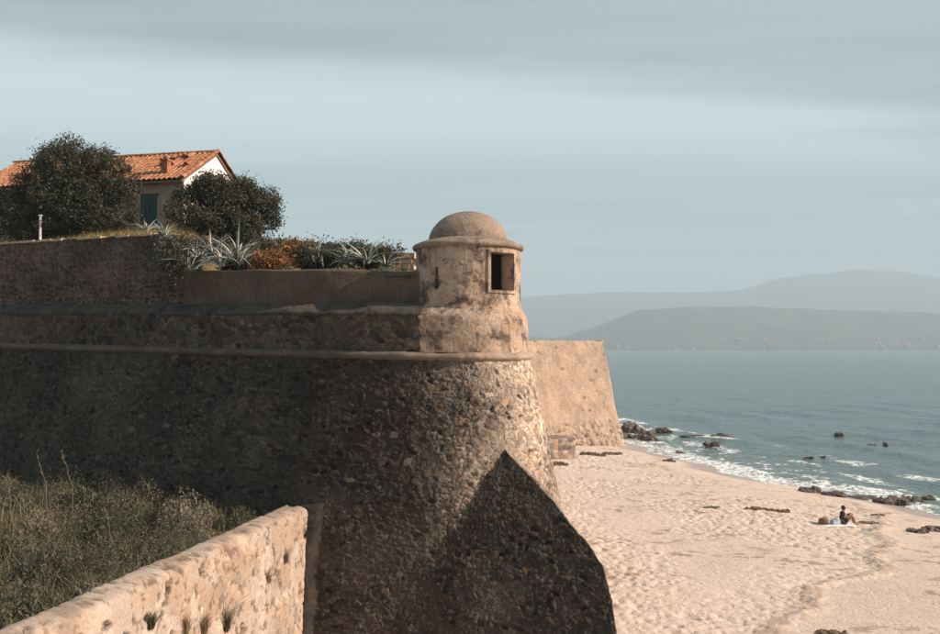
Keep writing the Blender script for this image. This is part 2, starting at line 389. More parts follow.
PAL = np.array([(0.24, 0.18, 0.14), (0.31, 0.235, 0.18), (0.19, 0.14, 0.11), (0.30, 0.20, 0.135), (0.245, 0.215, 0.185), (0.115, 0.092, 0.08), (0.35, 0.28, 0.225), (0.15, 0.112, 0.092)])
SHADE_TONE = 0.29                                 # shade put into the landward walling's stone colour; the sunny corner is kept paler
def rubble(U, V, cw, ch, seed, amp, mortar, pal=PAL, depth_hole=0.05, mw=0.13, smr=0.75):
    wob = 0.35 * (fbm(U * 1.6, V * 1.6, seed + 5, 3) - 0.5)
    f1, f2, idn, rx, ry = voronoi((U + wob) / cw, (V + wob * 0.7) / ch, seed)
    e = f2 - f1
    face = sstep(e, 0.02, mw)
    tilt = (np.modf(idn * 37.7)[0] - 0.5) * rx + (np.modf(idn * 91.3)[0] - 0.5) * ry
    hgt = amp * face * (0.45 + 0.75 * np.modf(idn * 17.3)[0] + 0.5 * tilt)
    hole = idn > 0.968
    hgt = np.where(hole, -depth_hole * sstep(e, 0.02, 0.3), hgt)
    ci = (np.modf(idn * 53.1)[0] * len(pal)).astype(int) % len(pal)
    col = pal[ci] * (0.85 + 0.3 * np.modf(idn * 7.7)[0])[..., None]
    col = np.array(mortar) * (1 - face)[..., None] + col * face[..., None]
    col = np.where(hole[..., None], np.array((0.13, 0.10, 0.085)), col)
    smear = smr * sstep(fbm(U * 1.1 + 5, V * 1.3, seed + 47, 5, .6), 0.5, 0.66)       # mortar smeared over the stones
    hgt = hgt * (1 - .55 * smear); col = col * (1 - smear[..., None]) + np.array(mortar) * (.75 + .4 * vnoise(U * 14, V * 14, seed + 3))[..., None] * smear[..., None]
    hgt = hgt + 0.028 * (fbm(U * 6, V * 6, seed + 31, 3) - 0.5) + 0.05 * (fbm(U * 0.8, V * 0.8, seed + 41, 3) - 0.5)
    return hgt, col

bastion = thing('bastion', 'tall battered rubble stone bastion with rounded corner and sharp spur at its foot', 'bastion', (C0[0], C0[1], 1.2))
MORTAR = (0.27, 0.21, 0.165)
def sweep(name, B, N, T, U, prof, mat, root, relief=None, flip=False):
    """prof: list of (offset radius, height relative to cordon) rows; relief(U,V)->(hgt,col)"""
    pr = np.array(prof); ni, nj = len(B), len(pr)
    V = np.concatenate([[0], np.cumsum(np.hypot(np.diff(pr[:, 0]), np.diff(pr[:, 1])))])
    z0 = cordz(T)[:, None] + pr[None, :, 1]
    P = np.zeros((ni, nj, 3)); P[..., :2] = B[:, None, :] + N[:, None, :] * pr[None, :, 0, None]; P[..., 2] = z0
    dr = np.gradient(pr[:, 0]); dz = np.gradient(pr[:, 1]); ln = np.hypot(dr, dz) + 1e-9
    nr, nz = -dz / ln, dr / ln                  # profile runs downward: outward normal
    NN = np.zeros_like(P); NN[..., :2] = N[:, None, :] * nr[None, :, None]; NN[..., 2] = nz[None, :]
    UU = np.repeat(U[:, None], nj, 1); VV = np.repeat(V[None], ni, 0)
    cols = None
    if relief: h, cols = relief(UU, VV); P = P + NN * h[..., None]
    me = mesh_np(name, P, grid_faces(ni, nj, flip), cols)
    return link(name, me, mat, root), P
ST = 0.026
B, N, T, U = path(48.0, 66.0, ST, ST, 0.4)
prof = [(R0 + BAT * h, -h) for h in np.arange(0, 9.3, ST)]
def rel_main(U_, V_):
    h, c = rubble(U_, V_, 0.13, 0.1, 3, 0.045, MORTAR, smr=0.7 - 0.5 * sstep(U_, 1.2, 2.6))
    # patches of finer, darker and of paler walling
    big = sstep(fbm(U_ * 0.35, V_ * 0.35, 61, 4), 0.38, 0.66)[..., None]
    lit_side = sstep(U_ + 1.3 * (fbm(U_ * 0.9, V_ * 0.9, 63, 4) - 0.5), -1.2, 1.7)[..., None]  # mask for painted light: shaded left face dark, sunny corner pale
    c = c * (0.78 + 0.4 * big) * (SHADE_TONE + (1.5 - SHADE_TONE) * lit_side)
    return h, c
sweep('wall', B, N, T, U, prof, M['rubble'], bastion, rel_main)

# spur at the foot of the corner
rpx = [(505, 450), (525, 472), (545, 494), (565, 516.5), (585, 540.5), (605, 567), (607.5, 580), (611, 600), (618, 634), (625, 672), (630, 715), (633, 750)]
A = on_body(505, 450); seg = [0]
for a, b in zip(rpx, rpx[1:]): seg.append(seg[-1] + math.hypot(a[0] - b[0], a[1] - b[1]))
rid = []
for (x, y), s in zip(rpx, seg): rid.append(at_depth(x, y, A[1] - 0.03 + (20.3 - A[1]) * (s / seg[-1]) ** 0.8))
lpx = [(505, 450), (492, 464), (474, 484), (455, 507), (434, 534), (412, 565), (394, 595), (380, 620), (368, 645), (354, 680), (340, 718), (328, 750)]
lin = []
for x, y in lpx:
    p = on_body(x, y); p[:2] += np.array([0.0, 0.05]); lin.append(p)
def resample(pts, n):
    pts = np.array(pts); d = np.concatenate([[0], np.cumsum(np.linalg.norm(np.diff(pts, axis=0), axis=1))]); s = np.linspace(0, d[-1], n)
    return np.stack([np.interp(s, d, pts[:, i]) for i in range(3)], 1)
ns = 270
rr_, ll_ = resample(rid, ns), resample(lin, ns)
w = np.linspace(0, 1, 220)[None, :, None]
P = rr_[:, None, :] * (1 - w) + ll_[:, None, :] * w
nf = np.cross(rr_[-1] - rr_[0], ll_[-1] - rr_[0]); nf /= np.linalg.norm(nf)
if nf[1] > 0: nf = -nf
UU = (P[..., :2] - A[:2]) @ dL * -1 + 40; VV = -P[..., 2] + 20
h, c = rubble(UU, VV, 0.13, 0.1, 23, 0.045, MORTAR)
c = c * SHADE_TONE * (0.78 + 0.4 * sstep(fbm(UU * 0.35, VV * 0.35, 67, 4), 0.38, 0.66))[..., None]  # shade put into the left face's colour; the right face keeps full tone
edge_n = 0.12 * (fbm(VV * 2.5, VV * 0 + 3, 71, 3) - 0.5) * (1 - w[..., 0]) ** 6
P = P + nf * (h * sstep(1 - w[..., 0], 0, 0.05))[..., None]; P[..., 0] += edge_n
right = []
for q in P[:, 0]:
    yb = q[1] + 7; xb = (C0 + nR * (R0 + BAT * max(0, 9.73 - q[2])) + dR * (yb - C0[1]))[0] - 0.25
    right.append((xb, yb, q[2]))
right = np.array(right); w2 = np.linspace(0, 1, 60)[None, 1:, None]
P2 = P[:, 0][:, None, :] * (1 - w2) + right[:, None, :] * w2
h2, c2_ = rubble(P2[..., 1] * 1.0, -P2[..., 2], 0.24, 0.18, 29, 0.05, MORTAR)
P2[..., 0] += h2
Pall = np.concatenate([P2[:, ::-1], P], 1); call = np.concatenate([c2_[:, ::-1], c], 1)
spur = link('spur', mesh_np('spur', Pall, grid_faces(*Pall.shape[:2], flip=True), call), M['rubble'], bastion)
SPUR_N = nf
print('spur normal', nf, 'sun dot', nf @ np.array(sd), 'wall', np.array([nL[0], nL[1], BAT]) @ np.array(sd))

# cordon: half-round string course
B, N, T, U = path(48.0, 66.0, 0.1, 0.06, 0.4)
prof = [(R0 - 0.06 + 0.19 * math.sin(a), 0.125 * math.cos(a)) for a in np.linspace(0.0, math.pi, 14)]
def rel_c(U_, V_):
    m = sstep(U_ + 1.5 * (fbm(U_ * .8, V_, 85, 3) - .5), -3.0, 1.2)[..., None]; st_ = (.45 + 1.1 * fbm(U_ * 2.5, V_ * 4, 87, 5, .65))[..., None]  # grazing light painted along the cordon: left run dark, corner pale
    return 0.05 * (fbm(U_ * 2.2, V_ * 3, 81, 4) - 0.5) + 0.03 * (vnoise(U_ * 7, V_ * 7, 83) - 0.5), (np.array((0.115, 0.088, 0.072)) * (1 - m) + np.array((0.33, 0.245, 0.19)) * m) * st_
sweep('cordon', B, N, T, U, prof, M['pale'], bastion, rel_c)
# course above the cordon and its weathered ledge
B, N, T, U = line_path(48.0, ST)
prof = [(R0 - 0.06, hh) for hh in np.arange(1.17, 0.05, -ST)]
def rel_b(U_, V_):
    h, c = rubble(U_, V_, 0.2, 0.15, 91, 0.045, (0.24, 0.19, 0.15)); return h, c * (SHADE_TONE + 0.12)  # course darkened with the same painted shade
sweep('upper_course', B, N, T, U, prof, M['rubble'], bastion, rel_b)
B, N, T, U = line_path(48.0, 0.09, t0=0.9)
prof = [(R0 - 1.05, 1.5), (R0 - .8, 1.49), *[(R0 - 0.55 + 0.54 * q, 1.47 - .32 * q ** 1.5) for q in np.linspace(0, 1, 9)], (R0 - 0.0, 1.11), (R0 - 0.05, 1.08)]
def rel_l(U_, V_): return 0.05 * (fbm(U_ * 6, V_ * 6, 96, 4, .65) - 0.5) + 0.10 * (fbm(U_ * 1.5, V_ * 2, 95, 4) - 0.5), None
sweep('ledge', B, N, T, U, prof, M['ledge'], bastion, rel_l)
B, N, T, U = line_path(66, 0.25, dR, nR, 0.6); sweep('seaward_course', B, N, T, U, [(R0 - 0.5, 1.5), (R0 - 0.2, 1.4), (R0 - 0.05, 1.15), (R0 - 0.06, 0.6), (R0 - 0.06, 0.05)], M['farwall'], bastion, None, True)

# single larger stones standing proud of the rubble
def stone_mesh(seed):
    r = np.random.default_rng(seed); n = 8
    a = np.linspace(0, 2 * math.pi, n, endpoint=False) + r.uniform(-0.22, 0.22, n)
    sq = 1 / np.maximum(np.abs(np.cos(a)), np.abs(np.sin(a))) ** 0.9
    rad = sq * r.uniform(0.74, 1.1, n); asp = r.uniform(.42, .8); vs = []
    for zf, sc in ((-0.6, 1.0), (0.35, 1.0), (0.8, 0.86)):
        for i in range(n): vs.append((rad[i] * sc * math.cos(a[i]) * 0.5, rad[i] * sc * math.sin(a[i]) * 0.5 * asp, (zf + r.uniform(-.12, .12)) * 0.1))
    vs.append((r.uniform(-.06, .06), r.uniform(-.05, .05), 0.092)); fs = []
    for k_ in range(2):
        for i in range(n): fs.append((k_ * n + i, k_ * n + (i + 1) % n, (k_ + 1) * n + (i + 1) % n, (k_ + 1) * n + i))
    for i in range(n): fs.append((2 * n + i, 2 * n + (i + 1) % n, 3 * n))
    me = bpy.data.meshes.new('stone'); me.from_pydata(vs, [], fs); me.update(); me.materials.append(M['stone']); return me
STONES = [stone_mesh(s) for s in range(9)]
def put_stone(p, nrm, tang, size, root, tone=1.0, name='stone'):
    z = Vector(nrm).normalized(); x = Vector(tang); x = (x - z * x.dot(z)).normalized(); y = z.cross(x)
    o = bpy.data.objects.new(name, random.choice(STONES)); COL.objects.link(o)
    m = Matrix((x, y, z)).transposed().to_euler(); m2 = Euler(m).to_matrix() @ Matrix.Rotation(random.uniform(-.2, .2), 3, 'Z')
    o.location = Vector([float(q) for q in p]); o.rotation_euler = m2.to_euler(); o.scale = (size, size * random.uniform(0.85, 1.15), size * random.uniform(0.7, 1.1)); o['tone'] = tone; parent(o, root)
    return o
placed = []; tries = 0
while len(placed) < 285 and tries < 20000:
    tries += 1
    u = random.choice([random.uniform(-15, 0), random.uniform(-7, 0), random.uniform(0, 4.6), random.uniform(0.5, 3.6)]); hh = random.uniform(0.15, 7.2)
    if u < -4.3 and hh > 4.2: continue
    if any((u - a) ** 2 + (hh - b) ** 2 < 0.4 ** 2 for a, b in placed): continue
    r_ = R0 + BAT * hh
    if u < 0: b2, n2_, t2, z2 = Bt(-u), Nt(-u), -Dt(-u), float(cordz(-u)) - hh
    else:
        a = ANG0 + u / 2.4
        if a > ANG1: continue
        b2, n2_, z2 = C0, np.array([math.cos(a), math.sin(a)]), 9.73 - hh; t2 = np.array([-n2_[1], n2_[0]])
    p = np.array([*(b2 + n2_ * (r_ + 0.012)), z2])
    if u >= 0:                                   # not under the spur
        if hh > 2.6 + max(0, 1.55 - u) * 1.2 - 0 and hh > 2.7: continue
    placed.append((u, hh)); put_stone(p, (n2_[0], n2_[1], BAT), (t2[0], t2[1], 0), random.uniform(0.16, 0.3), bastion, (0.42 + 0.8 * float(sstep(u, -1.2, 1.7))) * random.uniform(.75, 1.1))  # tone follows the painted shade: dark on the left face, lighter at the corner

# ------------------------------------------------------------------ walls above the ledge
def line_wall(name, t0, t1, off, thick, zb, ztop, step, relief, mat, root, side=dL, nrm=nL, cap=True):
    """wall along a face line: front sheet with relief, rounded top, back"""
    ts = np.concatenate([np.arange(t0, min(t1, 20.5) + 1e-6, step), np.arange(21, t1, .5)]) if side is dL else np.arange(t0, t1 + 1e-6, step); zb_, zt_ = zb(ts), ztop(ts)
    nv = int(((zt_ - zb_).max()) / step) + 2
    f = np.linspace(0, 1, nv)
    Z = zb_[:, None] + (zt_ - zb_)[:, None] * f[None]
    P = np.zeros((len(ts), nv, 3)); NN_ = Nt(ts) if side is dL else np.repeat(nrm[None], len(ts), 0); BB_ = Bt(ts) if side is dL else C0 + side * ts[:, None]
    P[..., :2] = (BB_ + NN_ * (off(ts)[:, None] if callable(off) else off))[:, None]; P[..., 2] = Z
    h, c = relief(np.repeat(ts[:, None], nv, 1), Z)
    P[..., :2] += NN_[:, None] * h[..., None]
    # top and back rows
    cap_ = []
    for q in np.linspace(0.15, 1, 8):
        r = P[:, -1].copy(); r[:, :2] -= NN_ * (thick * q); r[:, 2] += 0.05 * math.sin(q * math.pi) + 0.03 * (fbm(ts * 3, ts * 0 + q * 9, 7) - 0.5); cap_.append(r)
    bk = cap_[-1].copy(); bk[:, 2] = zb_ - 0.4; cap_.append(bk)
    P = np.concatenate([P, np.stack(cap_, 1)], 1)
    if c is not None: c = np.concatenate([c, np.repeat(c[:, -1:], len(cap_), 1)], 1)
    # end caps
    ni, nj = P.shape[:2]
    F = list(map(tuple, grid_faces(ni, nj)))
    me = mesh_np(name, P, np.array(F), c)
    o = link(name, me, mat, root)
    for row, nm in ((0, 'a'), (ni - 1, 'b')):
        front, back = P[row, :nv], None
    mb = MB()
    for row in (0, ni - 1):
        p0, p1 = P[row, 0], P[row, nv - 1]; b1 = P[row, -2]; b0 = P[row, -1]
        vs = list(P[row, :nv:4]) + [p1] + [P[row, nv + q] for q in range(8)] + [b0]
        mb.add(vs, [tuple(range(len(vs)))])
    e = link('end_face', mb.mesh('end_face'), M['parapet'] if mat is not M['rubble'] else M['cordon'], root)
    return o
par = thing('parapet_wall', 'low smooth brown rendered parapet wall joining the turret', 'parapet', (*(Bt(4.5) + Nt(4.5) * 1.0), 11.1))
def rel_p(T_, Z_): return 0.05 * (fbm(T_ * 1.2, Z_ * 1.2, 101, 5) - 0.5), None
OP = R0 - 0.42; TP = T_at(183, OP)
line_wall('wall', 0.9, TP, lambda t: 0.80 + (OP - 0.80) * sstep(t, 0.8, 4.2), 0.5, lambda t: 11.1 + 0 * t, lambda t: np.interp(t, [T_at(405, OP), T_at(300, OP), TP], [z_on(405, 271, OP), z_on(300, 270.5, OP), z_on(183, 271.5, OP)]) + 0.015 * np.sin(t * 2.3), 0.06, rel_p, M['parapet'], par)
upw = thing('upper_wall', 'higher dark rubble retaining wall with pale mortar net below the grass bank', 'wall', (*(Bt(14) + Nt(14) * 1.0), 11.1))
def rel_u(T_, Z_):
    pal = 0.6 * np.array([(0.12, 0.08, 0.065), (0.16, 0.105, 0.08), (0.1, 0.075, 0.065), (0.19, 0.12, 0.085)])
    return rubble(T_ + .12 * fbm(T_ * 3, Z_ * 3, 9, 3), Z_ + .12 * fbm(T_ * 3, Z_ * 3, 19, 3), 0.235, 0.175, 111, -0.06, (0.175, 0.135, 0.108), pal, 0.02, 0.26, 0.2)
TU = T_at(152, OP); ZU0, ZU1 = z_on(140, 235, OP), z_on(5, 243, OP)
def utop(t): return np.interp(t, [TU, T_at(5, OP)], [ZU0, ZU1])
line_wall('wall', TP, 48.0, R0 - 0.44, 0.55, lambda t: 11.15 + 0 * t, lambda t: (ZU0 - 1.2) + 1.2 * sstep(t, TP, TU) + (utop(t) - ZU0) + 0.05 * (vnoise(t * 2.5, t * 0, 5) - .5), 0.045, rel_u, M['rubble'], upw)
# pale coping stones on the upper wall's edge, each a part
mbs = []
tt = TU + .1
while tt < 20:
    L = random.uniform(0.35, 0.75)
    mb = MB(); p = Bt(tt) + Nt(tt) * (R0 - 0.44 + 0.03); zt = float(utop(tt))
    mb.box((*p, zt - 0.03), (*(Dt(tt) * (L - 0.05)), random.uniform(-.01, .01)), (*(-Nt(tt) * 0.4), 0), (0, 0, random.uniform(0.05, 0.085)))
    link('coping_stone', mb.mesh('coping_stone'), M['farwall'], upw); tt += L + (random.uniform(0, 0.8) if random.random() < 0.4 else 0)

# curtain parapet on the seaward side (continues to the far bastion)
sea_par = thing('seaward_parapet', 'plain rendered parapet running back from the turret along the seaward wall', 'parapet', (*(C0 + nR * 1.2 + dR * 30), 11.1))
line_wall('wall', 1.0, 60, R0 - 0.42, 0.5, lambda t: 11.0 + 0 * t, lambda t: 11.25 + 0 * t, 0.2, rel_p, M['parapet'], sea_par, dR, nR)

# ------------------------------------------------------------------ turret
tur = thing('turret', 'round plastered sentry turret with domed cap and square window on the bastion corner', 'turret', (C0[0], C0[1], 9.8))
def lathe_grid(rows, na, a0, a1, seed, amp, skip=None, freq=1.6, cols=None):
    """rows: (radius, z); returns vertices, faces, skipping cells inside skip(a, z)"""
    aa = np.linspace(a0, a1, na); rows = np.array(rows); A_, I = np.meshgrid(aa, np.arange(len(rows)), indexing='ij')
    rad = rows[I, 0]; z = rows[I, 1]
    nse = amp * (fbm(np.cos(A_) * freq * 1.5 + 9 + z * 0.4, np.sin(A_) * freq * 1.5 + z * freq, seed, 5) - 0.5) * 2
    rad = rad + nse * np.clip(rad, 0, 1)
    P = np.stack([C0[0] + rad * np.sin(A_), C0[1] - rad * np.cos(A_), z], -1)      # angle 0 faces the camera, positive to the right
    F = grid_faces(na, len(rows))
    if skip is not None:
        am = (aa[:-1] + aa[1:]) / 2; zm = (rows[:-1, 1] + rows[1:, 1]) / 2
        keep = np.array([[not skip(x, y) for y in zm] for x in am]).ravel(); F = F[keep]
    return P, F
def zt(py): return float(at_depth(470, py, 25.2)[2])
WA0, WA1, WZ0, WZ1 = R(24), R(56), zt(291), zt(254)
SA0, SA1, SZ0, SZ1 = R(-37), R(-33), zt(290), zt(268)
def hole(a, z): return (WA0 < a < WA1 and WZ0 < z < WZ1) or (SA0 < a < SA1 and SZ0 < z < SZ1)
z_eave, z_sh = zt(248), zt(313)
angs = sorted(set(np.linspace(-math.pi, math.pi, 180).tolist() + [WA0, WA1, SA0, SA1]))
def drum_mesh(r0, r1, z0, z1, seed, amp, flip=False):
    zs = sorted(set(np.linspace(z0, z1, 60).tolist() + [q for q in (WZ0, WZ1, SZ0, SZ1) if z0 < q < z1]))
    rows = np.array([(r0 + (r1 - r0) * (q - z0) / (z1 - z0), q) for q in zs])
    aa = np.array(angs); A_, I = np.meshgrid(aa, np.arange(len(rows)), indexing='ij'); rad = rows[I, 0]; z = rows[I, 1]
    rad = rad + amp * (fbm(np.cos(A_) * 2.4 + 9 + z * .4, np.sin(A_) * 2.4 + z * 1.6, seed, 5) - 0.5) * 2
    P = np.stack([C0[0] + rad * np.sin(A_), C0[1] - rad * np.cos(A_), z], -1)
    F = grid_faces(len(aa), len(rows)); am = (aa[:-1] + aa[1:]) / 2; zm = (rows[:-1, 1] + rows[1:, 1]) / 2
    F = F[np.array([[not hole(x, y) for y in zm] for x in am]).ravel()]
    return mesh_np('drum', P, F[:, ::-1] if flip else F)
RD = 1.485
drum = link('drum', drum_mesh(RD + 0.01, RD, z_sh - 0.1, z_eave + 0.08, 121, 0.022), M['turret'], tur)
link('drum_lining', drum_mesh(RD - 0.36, RD - 0.36, z_sh - 0.1, z_eave + 0.08, 122, 0.01, True), M['inner'], tur)
def reveal(name, a0, a1, z0, z1):
    def pt(a, r, z): return (C0[0] + r * math.sin(a), C0[1] - r * math.cos(a), z)
    mb = MB(); ro, ri = RD + 0.012, RD - 0.365
    for (a, b, za, zb_) in ((a0, a0, z0, z1), (a1, a1, z0, z1), (a0, a1, z0, z0), (a0, a1, z1, z1)):
        n = 8
        if a == b: qs = [[pt(a, ro, za + (zb_ - za) * i / n), pt(a, ri, za + (zb_ - za) * i / n)] for i in range(n + 1)]
        else: qs = [[pt(a + (b - a) * i / n, ro, za), pt(a + (b - a) * i / n, ri, za)] for i in range(n + 1)]
        vs = [p for q in qs for p in q]; mb.add(vs, [(2 * i, 2 * i + 1, 2 * i + 3, 2 * i + 2) for i in range(n)])
    return link(name, mb.mesh(name), M['turret'], tur)
reveal('window_reveal', WA0, WA1, WZ0, WZ1); reveal('loophole_reveal', SA0, SA1, SZ0, SZ1)
# raised plaster frame round the window
mb = MB()
def ring_piece(a0, a1, z0, z1, r0, r1, n=10):
    vs, fs = [], []
    for i in range(n + 1):
        a = a0 + (a1 - a0) * i / n
        for r, z in ((r0, z0), (r1, z0), (r1, z1), (r0, z1)): vs.append((C0[0] + r * math.sin(a), C0[1] - r * math.cos(a), z))
    for i in range(n):
        for k_ in range(4): fs.append((4 * i + k_, 4 * i + (k_ + 1) % 4, 4 * i + 4 + (k_ + 1) % 4, 4 * i + 4 + k_))
    fs += [(0, 1, 2, 3), (4 * n + 3, 4 * n + 2, 4 * n + 1, 4 * n)]; mb.add(vs, fs)
ro = RD + 0.045; e = R(3.4); ez = 0.085
ring_piece(WA0 - e, WA0 - 0.002, WZ0 - ez, WZ1 + ez, RD - 0.1, ro, 2); ring_piece(WA1 + 0.002, WA1 + e, WZ0 - ez, WZ1 + ez, RD - 0.1, ro, 2)
ring_piece(WA0 - 0.001, WA1 + 0.001, WZ1 + 0.003, WZ1 + ez - .004, RD - 0.1, ro - .002); ring_piece(WA0 - 0.001, WA1 + 0.001, WZ0 - ez + .004, WZ0 - 0.003, RD - 0.1, ro - .002)
link('window_frame', mb.mesh('window_frame'), M['turret'], tur)
# wider lower drum with a rounded shoulder
RL = 1.70
rows = [(RL, 9.80 + (z_sh - 0.22 - 9.80) * i / 40) for i in range(41)] + [(RD + .015 + (RL - RD - .015) * (.5 + .5 * math.cos(math.pi * q)), z_sh - 0.22 + 0.46 * q) for q in np.linspace(.04, 1, 18)]
P, F = lathe_grid(rows, 240, -math.pi, math.pi, 123, 0.02)
link('lower_drum', mesh_np('lower_drum', P, F), M['turret'], tur)
# roof: eave lip, sloping skirt, dome
ze = zt(242)
rows = [(RD - 0.05, z_eave - 0.02), (RD + 0.07, z_eave + 0.0), (RD + 0.105, z_eave + 0.05), (RD + 0.10, z_eave + 0.10), (RD + 0.06, z_eave + 0.145), (RD - 0.1, z_eave + 0.215), (RD - 0.26, z_eave + 0.27), (RD - 0.36, z_eave + 0.30)]
P, F = lathe_grid(rows, 200, -math.pi, math.pi, 124, 0.012)
link('roof_skirt', mesh_np('roof_skirt', P, F), M['dome'], tur)
zd = z_eave + 0.25; zd_top = zt(207.5); rows = [(1.13 * math.cos(a), zd + (zd_top - zd) * math.sin(a)) for a in np.linspace(0, math.pi / 2 - 1e-3, 34)]
P, F = lathe_grid(rows, 160, -math.pi, math.pi, 125, 0.018, freq=2.5)
link('dome', mesh_np('dome', P, F), M['dome'], tur)
mb = MB(); mb.tube([(C0[0], C0[1], 9.9), (C0[0], C0[1], 9.95)], [1.4, 1.4], 40); link('turret_floor', mb.mesh('turret_floor'), M['inner'], tur)
# pier of old plaster where the course meets the turret
nn = 24; P = np.zeros((nn, nn + 12, 3))
for i in range(nn):
    for j in range(nn):
        tq = 1.0 * i / (nn - 1) + 0.1 * (vnoise(j * .6, 2, 4) - .5) * (i == nn - 1); P[i, j, :2] = Bt(tq) + Nt(tq) * (R0 + 0.012 + 0.03 * (fbm(i * .3, j * .3, 9, 3) - .5)); P[i, j, 2] = 9.86 + 1.0 * j / (nn - 1)
    for j in range(12): q = (j + 1) / 12; tq = 1.0 * i / (nn - 1); P[i, nn + j, :2] = Bt(tq) + Nt(tq) * (R0 + .005 - .85 * q ** 1.3); P[i, nn + j, 2] = 10.86 + .42 * q ** .75 + .05 * (fbm(i * .3, j * .4, 12, 3) - .5)
link('plaster_patch', mesh_np('plaster_patch', P, grid_faces(nn, nn + 12, True)), M['turret'], tur)

# ------------------------------------------------------------------ far bastion
CF = np.array([13.15, 90.0]); nF = np.array([math.sin(R(38)), -math.cos(R(38))]); dF = np.array([-math.cos(R(38)), -math.sin(R(38))])
nG = np.array([math.cos(R(12)), math.sin(R(12))]); dG = np.array([-math.sin(R(12)), math.cos(R(12))])
farb = thing('far_bastion', 'sunlit tan bastion wall with sloping edge standing at the far end of the beach', 'bastion', (CF[0], CF[1], 0.5))
stp = 0.11
Bs, Ns, Us = [], [], []
for t in np.arange(21.5, 0, -stp): Bs.append(CF + dF * t); Ns.append(nF); Us.append(-t)
a0_, a1_ = math.atan2(nF[1], nF[0]), math.atan2(nG[1], nG[0])
for a in np.linspace(a0_, a1_, 14): Bs.append(CF); Ns.append(np.array([math.cos(a), math.sin(a)])); Us.append(0.5 * (a - a0_))
for t in np.arange(0.3, 30, 0.3): Bs.append(CF + dG * t); Ns.append(nG); Us.append(0.6 + t)
Bs, Ns, Us = np.array(Bs), np.array(Ns), np.array(Us)
def fsweep(name, rows, mat, cols_seed=None):
    pr = np.array(rows); P = np.zeros((len(Bs), len(pr), 3)); P[..., :2] = Bs[:, None] + Ns[:, None] * pr[None, :, 0, None]; P[..., 2] = pr[None, :, 1]
    UU = np.repeat(Us[:, None], len(pr), 1); ZZ = P[..., 2]
    f1, f2, idn, rx, ry = voronoi(UU / 0.42, ZZ / 0.3, 131); base = sstep(2.6 + 1.4 * fbm(UU * .3, ZZ * 0, 5, 3) - ZZ, 0, 1.2)
    h = 0.10 * sstep(f2 - f1, 0.02, 0.2) * (0.25 + base * 1.6) * (0.4 + idn) + 0.22 * (fbm(UU * .7, ZZ * .7, 133, 5) - .5) + .09 * (fbm(UU * 3, ZZ * 3, 134, 4) - .5)
    P[..., :2] += Ns[:, None] * h[..., None]; P[..., 2] += np.where(ZZ > FT - .3, .22 * (fbm(UU * 1.3, UU * 0, 137, 4, .6) - .5), 0)
    col = None
    if cols_seed:
        col = np.array((0.385, 0.28, 0.21)) * (0.6 + 0.75 * fbm(UU * .9, ZZ * .9, 135, 5, .65))[..., None] * (1 - 0.25 * (1 - sstep(f2 - f1, 0.02, .16)))[..., None]
        pits = (idn > 0.975) & (f2 - f1 > 0.25); col = np.where(pits[..., None], col * 0.4, col)
        stn = PAL[(idn * 8).astype(int) % 8] * 1.25; col = col * (1 - base[..., None] * .7) + stn * base[..., None] * .7
    link(name, mesh_np(name, P, grid_faces(len(Bs), len(pr)), col), mat, farb)
FT = float(at_depth(560, 341, 90)[2])
fsweep('wall', [(0.2 + 0.19 * (FT - 1.5 - z), z) for z in np.arange(FT - 1.5, 0.2, -stp)], M['pale'], 1)
fsweep('parapet', [(-1.6, FT - 0.02), (-0.9, FT + .05)] + [(-0.05, FT)] + [(0.02 + 0.13 * q, FT - 0.12 - 1.42 * q) for q in np.linspace(0, 1, 14)], M['pale'], 1)
mb = MB(); mb.box((*(CF + nF * -1.4 + dF * 18), FT - 0.4), (*(-dF * 17.6), 0), (*(nG * 0 + dG * 20), 0), (0, 0, 0.36)); link('platform', mb.mesh('platform'), M['earth'], farb)

# low stone block at the foot of the wall
p0 = at_z(549, 457, 1.45); 
blk = thing('stone_block', 'low square masonry block on the sand at the foot of the wall', 'block', (p0[0] + 1.2, p0[1] + .7, 1.3))
g = 26; ww = float(at_depth(578, 457, p0[1])[0] - p0[0]); hh_ = 1.5
for k_, (o_, ax, ay) in enumerate((((p0[0], p0[1], .9), (ww, 1.5, 0), (0, 0, hh_ + .4)), ((p0[0] + ww, p0[1] + 1.5, .9), (-1.3, 2.2, 0), (0, 0, hh_ + .4)), ((p0[0], p0[1], .9 + hh_ + .4), (ww, 1.5, 0), (-1.3, 2.2, 0)), ((p0[0] - 1.3, p0[1] + 2.2, .9), (1.3, -2.2, 0), (0, 0, hh_ + .4)))):
    o_, ax, ay = np.array(o_), np.array(ax), np.array(ay); i, j = np.meshgrid(np.linspace(0, 1, g), np.linspace(0, 1, g), indexing='ij')
    P = o_ + i[..., None] * ax + j[..., None] * ay; nrm = np.cross(ax, ay); nrm = nrm / np.linalg.norm(nrm)
    la, lb = np.linalg.norm(ax), np.linalg.norm(ay); f1, f2, idn, _, _ = voronoi(i * la / .5 + k_ * 7, j * lb / .32, 141)
    P = P + nrm * (0.06 * sstep(f2 - f1, .02, .2) * (0.4 + idn) * np.minimum(1, 8 * np.minimum(np.minimum(i, 1 - i), np.minimum(j, 1 - j))))[..., None]
    col = PAL[(idn * 8).astype(int) % 8] * 1.15 * (0.6 + 0.4 * sstep(f2 - f1, .02, .16))[..., None]
    link('block_face', mesh_np('block_face', P, grid_faces(g, g), col), M['pale'], blk)

